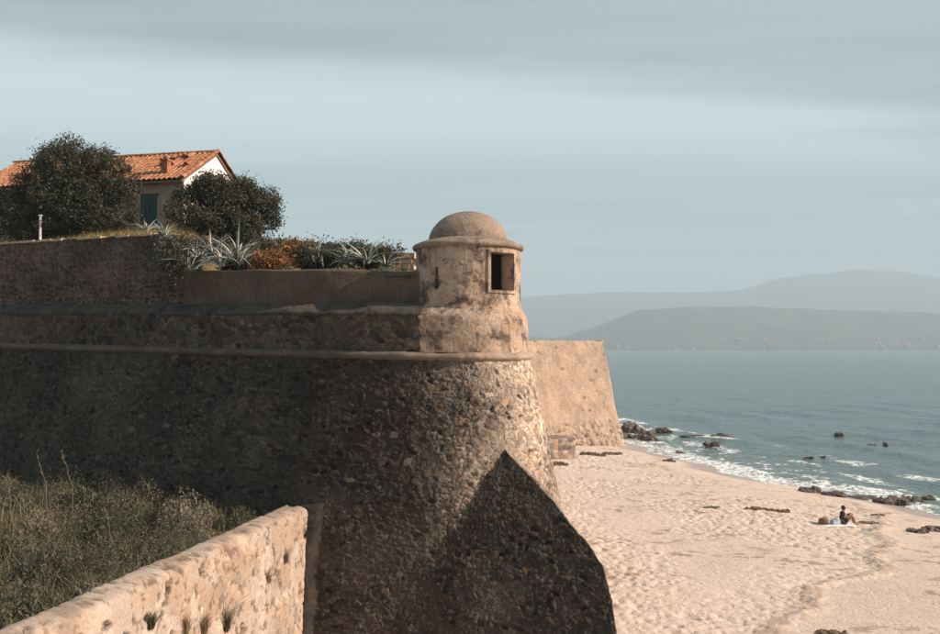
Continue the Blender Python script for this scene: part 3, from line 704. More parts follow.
# ------------------------------------------------------------------ beach, sea, hills
sy = [-60, 0, 30, 45, 54, 58, 62, 68, 79, 90, 101, 108, 118, 140, 220, 500]; sx = [42, 37, 32.5, 29.8, 28.3, 27.2, 25.0, 21.9, 19.2, 17.2, 15.5, 15.5, 14.5, 11, 3, -30]
def shore(y): return np.interp(y, sy, sx) + 0.5 * np.sin(y * 0.42) + 0.35 * np.sin(y * 0.9 + 1.3)
def sandz(x, y):
    d = shore(y) - x
    return np.where(d > 0, 1.75 * (1 - np.exp(-np.maximum(d, 0) / 11.0)), np.maximum(0.11 * d, -5))
def berm(y): return np.interp(y, [20, 28.5, 32.8, 34.5, 36.9, 42, 47.7, 52], [7.5, 10.3, 13.0, 15.4, 17.0, 19.4, 21.7, 24.5]) + 0.35 * np.sin(y * 1.1)
def axis(parts):
    out = []
    for a, b, s in parts: out += list(np.arange(a, b, s))
    return np.array(out + [parts[-1][1]])
xs = axis([(-60, -8, 4), (-8, 2.0, 1.0), (2.0, 28, 0.08), (28, 46, 0.5), (46, 80, 4)])
ys = axis([(-60, 10, 5), (10, 26, 1.0), (26, 56, 0.085), (56, 108, 0.2), (108, 200, 3)])
X, Y = np.meshgrid(xs, ys, indexing='ij'); Z = sandz(X, Y)
d = shore(Y) - X
smooth = sstep(X - berm(Y), -0.6, 0.5) * sstep(54 - Y, 0, 3)
tramp = sstep(d, 3.0, 7.5) * (1 - 0.93 * smooth)
tramp = tramp * (0.15 + 0.85 * sstep(fbm(X * .22, Y * .16, 150, 4), 0.34, 0.6))
f1, f2, idn, rx, ry = voronoi(X / 0.30, Y / 0.36, 151, 1.0)
dent = np.where(idn > 0.22, sstep(0.42 - f1, 0, 0.2), 0) * (0.4 + idn)
g1, g2, gid, _, _ = voronoi(X / 0.9 + 31, Y / 1.0, 152, 1.0); dent2 = np.exp(-(g1 / 0.28) ** 2) * (gid > 0.45)
Z = Z - tramp * (0.055 * dent + 0.07 * dent2) + tramp * 0.05 * (fbm(X * 1.6, Y * 1.6, 153, 4) - 0.5) + 0.12 * (fbm(X * .25, Y * .25, 154, 3) - 0.5) * sstep(d, 1, 5)
Z = Z + 0.11 * np.exp(-((X - berm(Y) + 0.5) / 0.45) ** 2) * sstep(54 - Y, 0, 3)
wetm = sstep(3.3 + 1.6 * (fbm(X * .3, Y * .3, 155, 3) - .5) - d, 0, 1.5)
col = np.array((0.56, 0.452, 0.38)) * (0.92 + 0.16 * fbm(X * .5, Y * .5, 156, 4))[..., None]
col = col * (1 - 0.06 * smooth[..., None])
line = np.exp(-((X - berm(Y) + 0.35 + 0.5 * (fbm(X * .8, Y * .8, 157, 3) - .5)) / 0.42) ** 2) * sstep(54 - Y, 0, 3) * (0.3 + 0.9 * sstep(fbm(X * 2.2, Y * 2.2, 158, 4), .42, .62))
weedl = sstep(fbm(X * 2.6, Y * 3.4, 159, 4), 0.57, 0.66) * sstep(fbm(X * .22, Y * .5, 160, 3), 0.5, 0.66) * sstep(d, 3, 6)
wash = np.exp(-((d - 5.5 - 1.2 * np.sin(Y * .3)) / 0.3) ** 2) * sstep(fbm(X * 1.2, Y * .8, 161, 3), .42, .6) * sstep(Y, 44, 48)
mk = np.clip(0.55 * line * (1 - 0.5 * smooth) + 0.75 * weedl + 0.55 * wash, 0, 1)[..., None]
col = col * (1 - mk) + np.array((0.27, 0.17, 0.115)) * mk
w3 = (0.62 * wetm)[..., None]; col = col * (1 - w3) + np.array((0.2, 0.165, 0.145)) * w3
struct('beach_sand', mesh_np('beach_sand', np.stack([X, Y, Z], -1), grid_faces(*X.shape), col, attrs={'wet': wetm}), M['sand'])

def geo_axis(fine, lo, hi, grow=1.16):
    out = list(fine); s = fine[1] - fine[0]
    while out[0] > lo: s *= grow; out.insert(0, out[0] - s)
    s = fine[-1] - fine[-2]
    while out[-1] < hi: s *= grow; out.append(out[-1] + s)
    return np.array(out)
xs = geo_axis(np.arange(10, 105, 0.36), -9000, 9000); ys = geo_axis(np.arange(38, 190, 0.36), -3000, 12000)
X, Y = np.meshgrid(xs, ys, indexing='ij'); d = X - shore(Y)
fade = np.exp(-np.maximum(0, Y - 120) / 60) * np.exp(-np.maximum(0, X - 70) / 40) * sstep(Y, 0, 38) * sstep(X, -20, 10)
nz = 2.4 * (fbm(X * .06, Y * .06, 171, 3) - .5)
ph = d * 0.62 + nz * 2.2 + 0.25 * (Y - 60) * 0.15
sw = np.sin(ph); crest = np.clip(sw, 0, 1) ** 3
amp = 0.10 * sstep(d, 0.5, 5) * (0.5 + sstep(fbm(X * .09, Y * .05, 173, 3), .35, .65))
Zs = fade * (amp * (sw + 0.8 * crest) + 0.16 * sstep(d, 1, 6) * (fbm(X * .8, Y * .6, 175, 4) - .5) + 0.1 * sstep(d, 6, 20) * np.sin(0.5 * X + 0.28 * Y + nz * 2))
fo = np.exp(-np.maximum(0, d + 0.3) / 1.5) * (0.75 + 0.6 * fbm(X * .35, Y * .35, 177, 3))                          # swash edge
br = sstep(sw, 0.6, 1.0) * sstep(19 - d, 0, 8) * sstep(d, 1.0, 2.5) * sstep(fbm(X * .11, Y * .16, 179, 3), .36, .55) * sstep(Y, 58, 66)
lace = sstep(np.abs(fbm(X * .42, Y * .34, 181, 5) - .5), .06, .0) * sstep(12 - d, 0, 6) * 0.95 * sstep(Y, 50, 60)
b1 = np.exp(-((d - 1.8 - .7 * np.sin(Y * .23)) / 1.1) ** 2) * sstep(Y, 57, 64) * sstep(96 - Y, 0, 8)
b2 = np.exp(-((d - 8.5 - 1.6 * np.sin(Y * .17 + 1)) / 1.0) ** 2) * sstep(fbm(X * .2, Y * .14, 183, 3), .35, .55) * sstep(Y, 62, 70) * sstep(112 - Y, 0, 10)
foamv = np.clip(fo + 1.1 * br + lace + 0.8 * b1 + 0.85 * b2, 0, 1.2) * fade
shal = np.exp(-np.maximum(0, d) / 4.0) * fade
struct('sea', mesh_np('sea', np.stack([X, Y, Zs], -1), grid_faces(*X.shape), None, attrs={'foam': foamv, 'shallow': shal}), M['sea'])

def hill(name, prof, y0, depth, seed, rough, xw):
    """prof: (photo x, photo y of the ridge); ridge stands at y0 + depth*0.6"""
    yr = y0 + depth * 0.6; px = np.array([p[0] for p in prof], float); hz = np.array([at_depth(p[0], p[1], yr)[2] for p in prof])
    xr = np.array([at_depth(p[0], 300, yr)[0] for p in prof])
    nx_, ny_ = 420, 60; x = np.linspace(-xw, xw, nx_); v = np.linspace(0, 1, ny_); Xh, Vh = np.meshgrid(x, v, indexing='ij')
    H = np.interp(Xh, xr, hz); shp = np.where(Vh < .6, sstep(Vh, -0.05, .62) ** 0.9, 1 - 0.9 * sstep(Vh, .62, 1.05))
    rel = fbm(Xh / 420, Vh * depth / 420, seed, 6)
    Zh = H * shp * (1 + rough * (rel - .5) * 2 * (1 - np.exp(-((Vh - .6) / .12) ** 2) * .75)) + 0.05 * H * (fbm(Xh / 90, Vh * depth / 90, seed + 3, 4) - .5)
    Zh = np.where(Vh < .02, -2, Zh)
    Yh = y0 + Vh * depth + 60 * (fbm(Xh / 500, Xh * 0, seed + 9, 3) - .5) * (1 - Vh)
    return struct(name, mesh_np(name, np.stack([Xh, Yh, Zh], -1), grid_faces(nx_, ny_)), M['hill']), (x, Xh, Yh, Zh)
nh, nhd = hill('near_hills', [(-900, 330), (-300, 322), (200, 318), (420, 330), (560, 338), (600, 325), (640, 309), (690, 306), (760, 307), (840, 309), (940, 313), (1200, 320), (1700, 330), (2400, 335)], 2650, 900, 191, 0.22, 5600)
fh, _ = hill('far_hills', [(-900, 310), (-200, 300), (300, 302), (520, 298), (600, 292), (690, 292), (745, 290), (780, 279), (820, 273), (858, 269), (905, 272), (940, 278), (1100, 288), (1500, 300), (2400, 312)], 4300, 1600, 193, 0.10, 6400)

# ------------------------------------------------------------------ haze
mb = MB(); mb.box((-7200, -2200, -6.5), (14400, 0, 0), (0, 9000, 0), (0, 0, 500)); hz = link('haze', mb.mesh('haze'), None)
hm = bpy.data.materials.new('haze_air'); hm.use_nodes = True; t = hm.node_tree; t.nodes.clear()
pv = t.nodes.new('ShaderNodeVolumePrincipled'); pv.inputs['Color'].default_value = (0.67, 0.86, 1.0, 1); pv.inputs['Density'].default_value = 0.00035; pv.inputs['Anisotropy'].default_value = 0.0
ou = t.nodes.new('ShaderNodeOutputMaterial'); t.links.new(pv.outputs[0], ou.inputs['Volume']); hz.data.materials.append(hm); hz['kind'] = 'stuff'

# ------------------------------------------------------------------ terrace and ditch ground
def wl(x, y):
    x = np.atleast_1d(np.asarray(x, float)); y = np.atleast_1d(np.asarray(y, float)); tq = np.arange(-2, 60, .25); bq, nq, dq = Bt(tq), Nt(tq), Dt(tq)
    p = np.stack([x, y], -1).reshape(-1, 1, 2); k_ = np.argmin(np.abs(((p - bq) * dq).sum(-1)), 1); b_ = -((p[:, 0] - bq[k_]) * nq[k_]).sum(-1); return tq[k_].reshape(x.shape), b_.reshape(x.shape)      # along the left wall, distance behind its axis
tt_ = np.concatenate([np.arange(-2.0, 24, 0.22), np.arange(24, 48, 3)]); bb = np.concatenate([np.arange(-0.98, 12, 0.22), np.arange(12, 62, 4)])
TT, BB = np.meshgrid(tt_, bb, indexing='ij'); XY = Bt(TT) - Nt(TT) * BB[..., None]
def terz(t, b):
    lo = 11.95 + 0.02 * t; hi = utop(t) - 0.04 + 0.40 * sstep(b, -1.0, 0.9) * sstep(t, TU - .6, TU + 1.2) * sstep(T_at(20) - t, -4, 2) + 0.035 * np.clip(b, 0, 8)
    return lo + (hi - lo) * np.maximum(sstep(t, TP + .1, TU + .2), sstep(b, 3.5, 9.5)) * 1.0 + 0.05 * np.clip(b - 2, 0, 12) * 0.5
Zt = terz(TT, BB) + 0.25 * (fbm(XY[..., 0] * .8, XY[..., 1] * .8, 201, 4) - .5)
keep = (XY[..., 0] < C0[0] + R0 * 1.0 - 0.05 * (XY[..., 1] - C0[1]) - 0.9)
P = np.concatenate([XY, Zt[..., None]], -1)
xr_ = C0[0] + 1.2 - 0.0507 * (P[..., 1] - C0[1]); P[..., 0] = np.minimum(P[..., 0], xr_); P[..., 2] = np.minimum(P[..., 2], 11.1 + .65 * np.maximum(xr_ - P[..., 0], 0))
Ft = grid_faces(*TT.shape); cen_ = P.reshape(-1, 3)[Ft].mean(1); ct_, cb_ = wl(cen_[:, 0], cen_[:, 1]); Ft = Ft[(np.linalg.norm(cen_[:, :2] - C0, axis=1) > 1.5) & ~((ct_ < 0.7) & (cb_ < 1.6))]
struct('terrace_ground', mesh_np('terrace_ground', P, Ft), M['earth'])

# line of the near boundary wall
_e = on_body(334, 502); _f = on_body(308, 506); W0 = _f[:2] + np.array([0, -0.2]); ZW = float(at_depth(308, 506, W0[1])[2]); W1 = at_z(0, 633, ZW)[:2] + np.array([0.52, 0.1]); wd = (W1 - W0) / np.linalg.norm(W1 - W0); wn_ = np.array([-wd[1], wd[0]])
if wn_[0] < 0: wn_ = -wn_
tt_ = np.arange(-3.5, 24, 0.3); bb = np.arange(0.3, 16, 0.3); TT, BB = np.meshgrid(tt_, bb, indexing='ij')
XY = W0 + wd * TT[..., None] - wn_ * BB[..., None]
ditz = lambda x, y: 5.1 + 0.07 * np.clip(-(np.asarray(x) + 5.5), 0, 9) + 0.25 * (fbm(x * .5, y * .5, 211, 3) - .5)
struct('ditch_ground', mesh_np('ditch_ground', np.concatenate([XY, ditz(XY[..., 0], XY[..., 1])[..., None]], -1), grid_faces(*TT.shape)), M['earth'])

# ------------------------------------------------------------------ near boundary wall
ZS = ZW - 6.0
bw = thing('boundary_wall', 'sunlit pale pitted stone wall running up to the foot of the bastion', 'wall', (*(W0 + wd * 8), 1.6))
stp = 0.024; Lw = 17.5; ts = np.arange(0, Lw, stp)
prof = [(-0.62, 4.9), (-0.62, 5.3), (-0.62, 5.7), (-0.62, 5.93), (-0.60, 5.98), (-0.55, 6.0), (-0.45, 6.0), (-0.35, 5.995), (-0.25, 5.985), (-0.15, 5.965), (-0.08, 5.94), (-0.03, 5.9), (0.0, 5.84)] + [(0.05 * (5.84 - z), z) for z in np.arange(5.81, 2.6, -stp)] + [(0.2, 1.5)]
pr = np.array(prof); P = np.zeros((len(ts), len(pr), 3)); P[..., :2] = W0 + wd * ts[:, None, None] + wn_ * pr[None, :, 0, None]; P[..., 2] = pr[None, :, 1] + ZS
V = np.concatenate([[0], np.cumsum(np.hypot(np.diff(pr[:, 0]), np.diff(pr[:, 1])))]); UU = np.repeat(ts[:, None], len(pr), 1); VV = np.repeat(V[None], len(ts), 0)
dr = np.gradient(pr[:, 0]); dz = np.gradient(pr[:, 1]); ln = np.hypot(dr, dz); nr_, nz_ = -dz / ln, dr / ln
wob_ = fbm(UU * 9, VV * 9, 220, 3) - .5; wob2 = fbm(UU * 9 + 40, VV * 9, 222, 3) - .5
f1, f2, idn, _, _ = voronoi((UU + .12 * wob_) / .11, (VV + .12 * wob2) / .1, 221, 1.0); g1, g2, gid, _, _ = voronoi(UU / .5, VV / .42, 223, .9); k1, k2, kid, _, _ = voronoi((UU + .35 * wob_) / .8, (VV + .35 * wob2) / .75, 225, 1.0)
lowr = sstep(VV, 0.7, 1.6)
pit = sstep(fbm(UU * 7, VV * 6, 243, 4, .62) + .10 * lowr * (fbm(UU * .9, VV * .9, 241, 3) - .35), .60, .68)
pit2 = (kid > 0.6) * sstep(.04 + .12 * np.modf(kid * 23)[0] - k1, 0, .06) * sstep(VV, 0.9, 1.3)
stn = sstep(g2 - g1, .02, .16) * sstep(fbm(UU * .5, VV * .5, 227, 3), .42, .6) * lowr
h = 0.05 * (fbm(UU * .9, VV * .9, 229, 5) - .5) + 0.06 * (fbm(UU * 5, VV * 5, 231, 5, .65) - .5) - 0.035 * pit - 0.12 * pit2 + 0.025 * stn
h = h + 0.02 * (fbm(UU * 1.8, VV * 0, 233, 3) - .5)
P[..., :2] += wn_ * (nr_[None] * h)[..., None]; P[..., 2] += nz_[None] * h
lt, wmn = np.array((0.40, 0.315, 0.258)), np.array((0.355, 0.26, 0.195))
m1 = sstep(fbm(UU * 1.1, VV * 1.1, 235, 5), .4, .65)[..., None]; col = lt * (1 - m1) + wmn * m1
m2 = sstep(fbm(UU * 2.3 + 9, VV * 2.3, 237, 5), .56, .7)[..., None]; col = col * (1 - .7 * m2) + np.array((0.50, 0.42, 0.36)) * .7 * m2
m3 = (sstep(fbm(UU * 2.6, VV * 2.2, 239, 5), .6, .68) * lowr)[..., None]; col = col * (1 - .3 * m3) + np.array((0.40, 0.24, 0.12)) * .3 * m3
pp = np.clip(pit * .75 + pit2 * .8, 0, 1)[..., None]; col = col * (1 - pp) + np.array((0.10, 0.065, 0.045)) * pp
stc = PAL[(gid * 8).astype(int) % 8] * 1.5; col = col * (1 - .35 * stn[..., None]) + stc * .35 * stn[..., None]
link('wall', mesh_np('wall', P, grid_faces(*P.shape[:2]), col), M['pale'], bw)
# plastered return where the wall's end is bonded into the bastion face
def t_near(p): tq = np.arange(0, 12, .01); return float(tq[np.argmin(np.abs(((p - Bt(tq)) * Dt(tq)).sum(-1)))])
ta, tb = t_near(_e[:2]), t_near(_f[:2]) + .12; us2 = np.linspace(ta, tb, 40); p2 = np.array([(-.5, .0), (-.3, .0), (-.12, -.01), (-.04, -.04), (0, -.10)] + [(0, -.1 - q) for q in np.arange(.03, 4.2, .03)])
Pe = np.zeros((len(us2), len(p2), 3)); fr = ((tb - us2) / (tb - ta)).clip(0, 1)
zt_ = ZW + .02 + .16 * sstep(fr, .1, 1.0); Pe[..., 2] = zt_[:, None] + p2[None, :, 1]
rad_ = R0 + BAT * (cordz(us2)[:, None] - Pe[..., 2]).clip(0, 20) + .17 * (1 - sstep(fr, .35, 1.02))[:, None] - .03 + p2[None, :, 0]
Ue, Ve = np.meshgrid(us2, p2[:, 1], indexing='ij'); rad_ = rad_ + .11 * (fbm(Ue * 3.5, Ve * 3.5, 251, 5, .65) - .5)
Pe[..., :2] = Bt(us2)[:, None] + Nt(us2)[:, None] * rad_[..., None]
ce = np.array((0.06, 0.046, 0.037)) * (.3 + 1.3 * fbm(Ue * 3.5, Ve * 2.5, 253, 5, .65))[..., None]  # shade of the wall's end put into this dark colour
link('wall_return', mesh_np('wall_return', Pe, grid_faces(*Pe.shape[:2]), ce), M['pale'], bw)
def wall_pt(t, z, out=0.0): q = W0 + wd * t + wn_ * (0.05 * (5.84 + ZS - z) + out); return np.array([q[0], q[1], z])
for _ in range(46):                                       # single stones showing through the weathered face
    t_ = random.uniform(2.5, 12); z_ = random.uniform(2.8, 5.1)
    put_stone(wall_pt(t_, z_, -0.02), (*wn_, 0.05), (*wd, 0), random.uniform(0.14, 0.3), bw, 1.5)

# ------------------------------------------------------------------ vegetation builders
def leaves(cent, size, cols, seed, aspect=2.2, up=0.3):
    """one bent leaf (two quads folded) at each centre"""
    r = np.random.default_rng(seed); n = len(cent)
    d = r.normal(size=(n, 3)); d[:, 2] += up; d /= np.linalg.norm(d, axis=1)[:, None]
    s = np.cross(d, r.normal(size=(n, 3))); s /= np.linalg.norm(s, axis=1)[:, None] + 1e-9
    sz = (size * r.uniform(0.6, 1.4, n))[:, None]
    a = cent; b = cent + d * sz * .5 + s * sz / aspect * .5; c_ = cent + d * sz; e_ = cent + d * sz * .5 - s * sz / aspect * .5
    V = np.stack([a, b, c_, e_], 1).reshape(-1, 3); F = np.arange(n * 4).reshape(n, 4)
    return V, F, np.repeat(cols, 4, 0)
def crown_pts(blobs, n, seed, shell=0.55):
    r = np.random.default_rng(seed); vol = np.array([b[3] * b[4] * b[5] for b in blobs]); idx = r.choice(len(blobs), n, p=vol / vol.sum()); bl = np.array(blobs)[idx]
    d = r.normal(size=(n, 3)); d /= np.linalg.norm(d, axis=1)[:, None]; rad = shell + (1 - shell) * r.random(n) ** 0.7
    rad = rad * (1 + 0.09 * r.normal(size=n))
    p = bl[:, :3] + d * rad[:, None] * bl[:, 3:6]
    # leaves gather on sprigs, with gaps between
    tips = p[::13]; tips = tips[fbm(tips[:, 0] * 2.4 + tips[:, 2] * 1.1, tips[:, 1] * 2.4 + tips[:, 2] * 2.2, seed, 3) > 0.42]
    q = np.repeat(tips, 13, 0); sd_ = np.repeat(r.uniform(.04, .11, len(tips)), 13)[:, None]
    ax = r.normal(size=(len(tips), 3)); ax /= np.linalg.norm(ax, axis=1)[:, None]
    return q + r.normal(size=q.shape) * sd_ * .7 + np.repeat(ax, 13, 0) * (r.normal(size=(len(q), 1)) * sd_ * 1.4)
def leafcol(n, seed, base, var):
    r = np.random.default_rng(seed + 1000); b = np.array(base)[r.integers(0, len(base), n)]; return b * (1 + var * r.normal(size=(n, 1))).clip(0.4, 1.8)
OLIVE = [(0.04, 0.046, 0.026), (0.055, 0.055, 0.032), (0.03, 0.038, 0.024), (0.08, 0.068, 0.04), (0.06, 0.054, 0.034)]
def tree(name, label, cat, base, blobs, n, size, seed, pal, trunk_r, group=None):
    t_ = thing(name, label, cat, base, group); rb = random.Random(seed); more = []
    for q in blobs:
        for _ in range(4):
            v = np.array([rb.gauss(0, 1), rb.gauss(0, 1), rb.gauss(.15, 1)]); v /= np.linalg.norm(v); f_ = rb.uniform(.22, .45); more.append((*(np.array(q[:3]) + v * np.array(q[3:6]) * rb.uniform(.8, 1.05)), q[3] * f_, q[4] * f_, q[5] * f_))
    p = crown_pts(list(blobs) + more, n, seed); V, F, c = leaves(p, size, leafcol(len(p), seed, pal, .18), seed)
    link('crown', mesh_np('crown', V, F, c, False), M['leaf'], t_)
    mb = MB(); r = random.Random(seed); cen = np.array([np.mean([b[i] for b in blobs]) for i in range(3)]); fork = np.array(base) * .55 + cen * .45
    b0 = np.array(base, float) - [0, 0, .15]; mid = (b0 + fork) / 2 + np.array([r.uniform(-.1, .1), r.uniform(-.1, .1), 0])
    mb.tube([b0, mid, fork], [trunk_r * 1.25, trunk_r, trunk_r * .8], 8)
    for b in blobs:
        e_ = np.array(b[:3]) + np.array([0, 0, b[5] * .3]); m_ = (fork + e_) / 2 + np.array([r.uniform(-.15, .15) for _ in range(3)])
        mb.tube([fork, m_, e_], [trunk_r * .5, trunk_r * .3, trunk_r * .12], 5)
        for _ in range(3):
            q = np.array(b[:3]) + np.array([r.uniform(-1, 1) * b[3], r.uniform(-1, 1) * b[4], r.uniform(-.3, 1) * b[5]]) * .8; mb.tube([m_, (m_ + q) / 2 + [0, 0, .08], q], [trunk_r * .22, trunk_r * .13, .012], 4)
    link('trunk', mb.mesh('trunk', True), M['bark'], t_); return t_
def blob(px, py, dep, rpx, rpy, ry=None):
    p = at_depth(px, py, dep); s = dep / FPX; return (p[0], p[1], p[2], rpx * s, ry or rpx * s * .8, rpy * s)
def ground_at(px, dep): 
    p = at_depth(px, 300, dep); t_, b_ = wl(p[0], p[1]); return np.array([p[0], p[1], float(terz(t_, b_)[0])])

bl = [blob(70, 170, 33, 36, 29), blob(42, 192, 33.3, 30, 32), blob(103, 185, 32.8, 33, 34), blob(70, 205, 32.5, 44, 28), blob(10, 212, 33.4, 30, 24), blob(120, 205, 33, 18, 26), blob(55, 160, 33.4, 20, 17), blob(92, 163, 33.2, 17, 15), blob(-25, 217, 33.6, 30, 20), blob(20, 228, 32.6, 36, 16), blob(75, 226, 32.6, 40, 14), blob(118, 222, 32.8, 18, 16)]
tree('evergreen_tree', 'large dark bushy evergreen tree on the grass bank in front of the tiled roof', 'tree', ground_at(66, 33), bl, 105000, 0.09, 301, OLIVE, 0.16)
bl = [blob(222, 203, 32, 36, 27), blob(192, 210, 31.6, 26, 26), blob(255, 212, 32.2, 25, 25), blob(236, 190, 32.3, 22, 14), blob(208, 190, 32, 20, 13), blob(225, 225, 31.5, 40, 16), blob(268, 203, 32.4, 13, 16), blob(273, 222, 32.3, 9, 9), blob(200, 234, 31.3, 30, 14), blob(240, 238, 31.3, 28, 10)]
tree('olive_tree', 'rounded dark olive coloured tree hiding the foot of the white gable', 'tree', ground_at(222, 32), bl, 78000, 0.085, 302, OLIVE, 0.13)

# agaves: each leaf is a part
def agave_leaf(seed, L=1.0, droop=0.25):
    r = random.Random(seed); n = 9; vs, fs = [], []
    for i in range(n + 1):
        f = i / n; w_ = 0.062 * (0.75 + 1.1 * f * (1 - f) * 2) * (1 - f ** 2.6) + 0.002; th = 0.022 * (1 - f) + 0.003
        x = L * f; z = -droop * f ** 2.5 * L + 0.10 * math.sin(f * math.pi) * L
        for yy, zz_ in ((-w_, .018 * (1 - f)), (0, -th), (w_, .018 * (1 - f)), (0, th * .25)): vs.append((x, yy * 1.0, z + zz_))
    for i in range(n):
        for k_ in range(4): fs.append((4 * i + k_, 4 * i + (k_ + 1) % 4, 4 * i + 4 + (k_ + 1) % 4, 4 * i + 4 + k_))
    fs.append((0, 1, 2, 3))
    me = bpy.data.meshes.new('leaf'); me.from_pydata(vs, [], fs); me.update(); me.polygons.foreach_set('use_smooth', [True] * len(me.polygons)); return me
AL = {}
for nm in ('agave', 'agave_pale'):
    AL[nm] = []
    for s_ in range(4):
        me = agave_leaf(s_, 1.0, (0.02, 0.12, 0.3, 0.5)[s_]); me.materials.append(M[nm]); AL[nm].append(me)
def agave(base, size, n, label, seed, mat='agave', pale=0.0, group=None, lean=(0, 0), thin=1.0, top=74):
    t_ = thing('agave', label, 'agave', base, group); r = random.Random(seed)
    for i in range(n):
        f = (i + 2.5) / (n + 2.5); el = R(top - (top - 12) * f ** 0.9 + r.uniform(-14, 10)); az = i * 2.39996 + r.uniform(-.6, .6)
        m_ = 'agave_pale' if r.random() < pale else mat
        o = bpy.data.objects.new('leaf', AL[m_][min(3, int(f * 3.2 + r.random() * .9))]); COL.objects.link(o)
        o.location = (base[0] + .05 * math.cos(az), base[1] + .05 * math.sin(az), base[2] + .03); o.rotation_euler = Euler((r.uniform(-.7, .7), -el + lean[0] * math.cos(az), az)); s_ = size * r.uniform(.6, 1.15)
        o.scale = (s_, s_ * r.uniform(.5, .75) * thin, s_); parent(o, t_)
    return t_
def ag(px, py, dep, size, n, label, seed, **k): p = at_depth(px, py, dep); return agave(p, size, n, label, seed, **k)
ag(238, 266, 27.6, 1.35, 26, 'large agave with long pale grey leaves fanning out before the olive tree', 401, pale=0.5, thin=0.62, top=68)
ag(222, 267, 27.4, 1.15, 22, 'agave with narrow grey leaves crowded against the large pale agave', 411, pale=0.35, thin=0.65, top=70)
ag(186, 270, 27.3, 0.95, 22, 'dark agave drooping over the corner of the rendered parapet', 412, pale=0.05, thin=0.8)
ag(352, 262, 27.9, 0.8, 20, 'upright dark agave in the middle of the agave row', 413, pale=0.08, thin=0.8)
ag(197, 262, 27.9, 1.0, 24, 'dark agave hanging over the left end of the rendered parapet', 402, pale=0.25)
ag(174, 268, 27.6, 0.95, 24, 'dark agave filling the step between rubble wall and parapet', 403, pale=0.1)
ag(164, 238, 28.6, 0.8, 22, 'grey green agave at the end of the grass bank below the shutters', 404, pale=0.3)
ag(212, 255, 28.6, 0.9, 20, 'agave with pale leaf tips between the large agave and the olive tree', 405, pale=0.4)
ag(318, 262, 28.0, 0.85, 24, 'upright dark agave standing beside the orange shrub', 406)
ag(345, 265, 27.6, 0.7, 20, 'small dark agave between two taller agaves on the parapet', 407, pale=0.15)
ag(367, 264, 27.4, 0.85, 26, 'tall spiky dark agave near the broken pale masonry', 408, pale=0.12)
ag(386, 267, 27.2, 0.6, 18, 'low dark agave touching the broken pale masonry', 409, pale=0.1)
ag(146, 231, 28.9, 0.5, 16, 'small agave at the foot of the blue green shutters', 410, pale=0.3)

def bush(name, label, cat, blobs, n, size, seed, pal, group=None, up=0.4, aspect=2.2):
    b = np.array(blobs); base = (b[:, 0].mean(), b[:, 1].mean(), (b[:, 2] - b[:, 5]).min())
    t_ = thing(name, label, cat, base, group); p = crown_pts(blobs, n, seed, .35); V, F, c = leaves(p, size, leafcol(len(p), seed, pal, .25), seed, aspect, up)
    link('foliage', mesh_np('foliage', V, F, c, False), M['leaf'], t_)
    mb = MB(); r = random.Random(seed)
    for q in blobs:
        for _ in range(4):
            e_ = np.array(q[:3]) + np.array([r.uniform(-.7, .7) * q[3], r.uniform(-.7, .7) * q[4], r.uniform(0, .8) * q[5]]); mb.tube([np.array(base) + [r.uniform(-.1, .1), r.uniform(-.1, .1), 0], (np.array(base) + e_) / 2 + [0, 0, .05], e_], [.018, .012, .005], 4)
    link('stem', mb.mesh('stem'), M['bark'], t_); return t_
ORANGE = [(0.32, 0.12, 0.025), (0.4, 0.155, 0.03), (0.24, 0.09, 0.02), (0.1, 0.065, 0.03), (0.07, 0.06, 0.03)]
DARKG = [(0.05, 0.06, 0.04), (0.07, 0.07, 0.045), (0.045, 0.05, 0.04), (0.10, 0.085, 0.055)]
bush('flowering_shrub', 'low orange flowering shrub spilling over the parapet beside the large agave', 'shrub', [blob(272, 261, 27.2, 19, 9), blob(285, 254, 27.6, 12, 9), blob(258, 264, 27.1, 10, 7)], 4200, 0.085, 421, ORANGE)
bush('flowering_shrub', 'small orange topped shrub next to the upright dark agave', 'shrub', [blob(300, 245, 28.2, 13, 7), blob(292, 250, 28.3, 8, 6)], 1900, 0.08, 422, ORANGE)
bush('shrub', 'dark green shrub under the orange blossom in the middle of the parapet', 'shrub', [blob(303, 258, 27.8, 15, 11)], 2600, 0.085, 423, DARKG)
bush('shrub', 'dark leafy shrub among the agaves on the parapet', 'shrub', [blob(340, 258, 28.2, 24, 9), blob(362, 258, 28.2, 16, 10)], 3600, 0.085, 424, DARKG)
bush('shrub', 'brownish dry shrub against the broken pale masonry', 'shrub', [blob(386, 255, 28, 11, 10), blob(398, 251, 28.0, 6, 5)], 2000, 0.08, 425, [(0.1, 0.08, 0.05), (0.14, 0.1, 0.06), (0.06, 0.055, 0.04)])
bush('shrub', 'dark creeper drooping over the end of the rubble wall', 'shrub', [blob(172, 262, 26.95, 14, 17), blob(180, 246, 27.3, 16, 10), blob(164, 250, 27.1, 9, 12)], 4200, 0.085, 426, DARKG)
bush('shrub', 'low russet ground plants between the large agave and the shutters', 'shrub', [blob(190, 243, 29.5, 22, 5), blob(212, 243, 29.5, 18, 6)], 2400, 0.08, 427, [(0.2, 0.1, 0.05), (0.13, 0.085, 0.05), (0.09, 0.075, 0.05)])
bush('shrub', 'thin dark shrub low on the terrace beyond the orange bushes', 'shrub', [blob(262, 243, 33, 28, 5), blob(310, 247, 33, 26, 5)], 2400, 0.1, 428, DARKG)
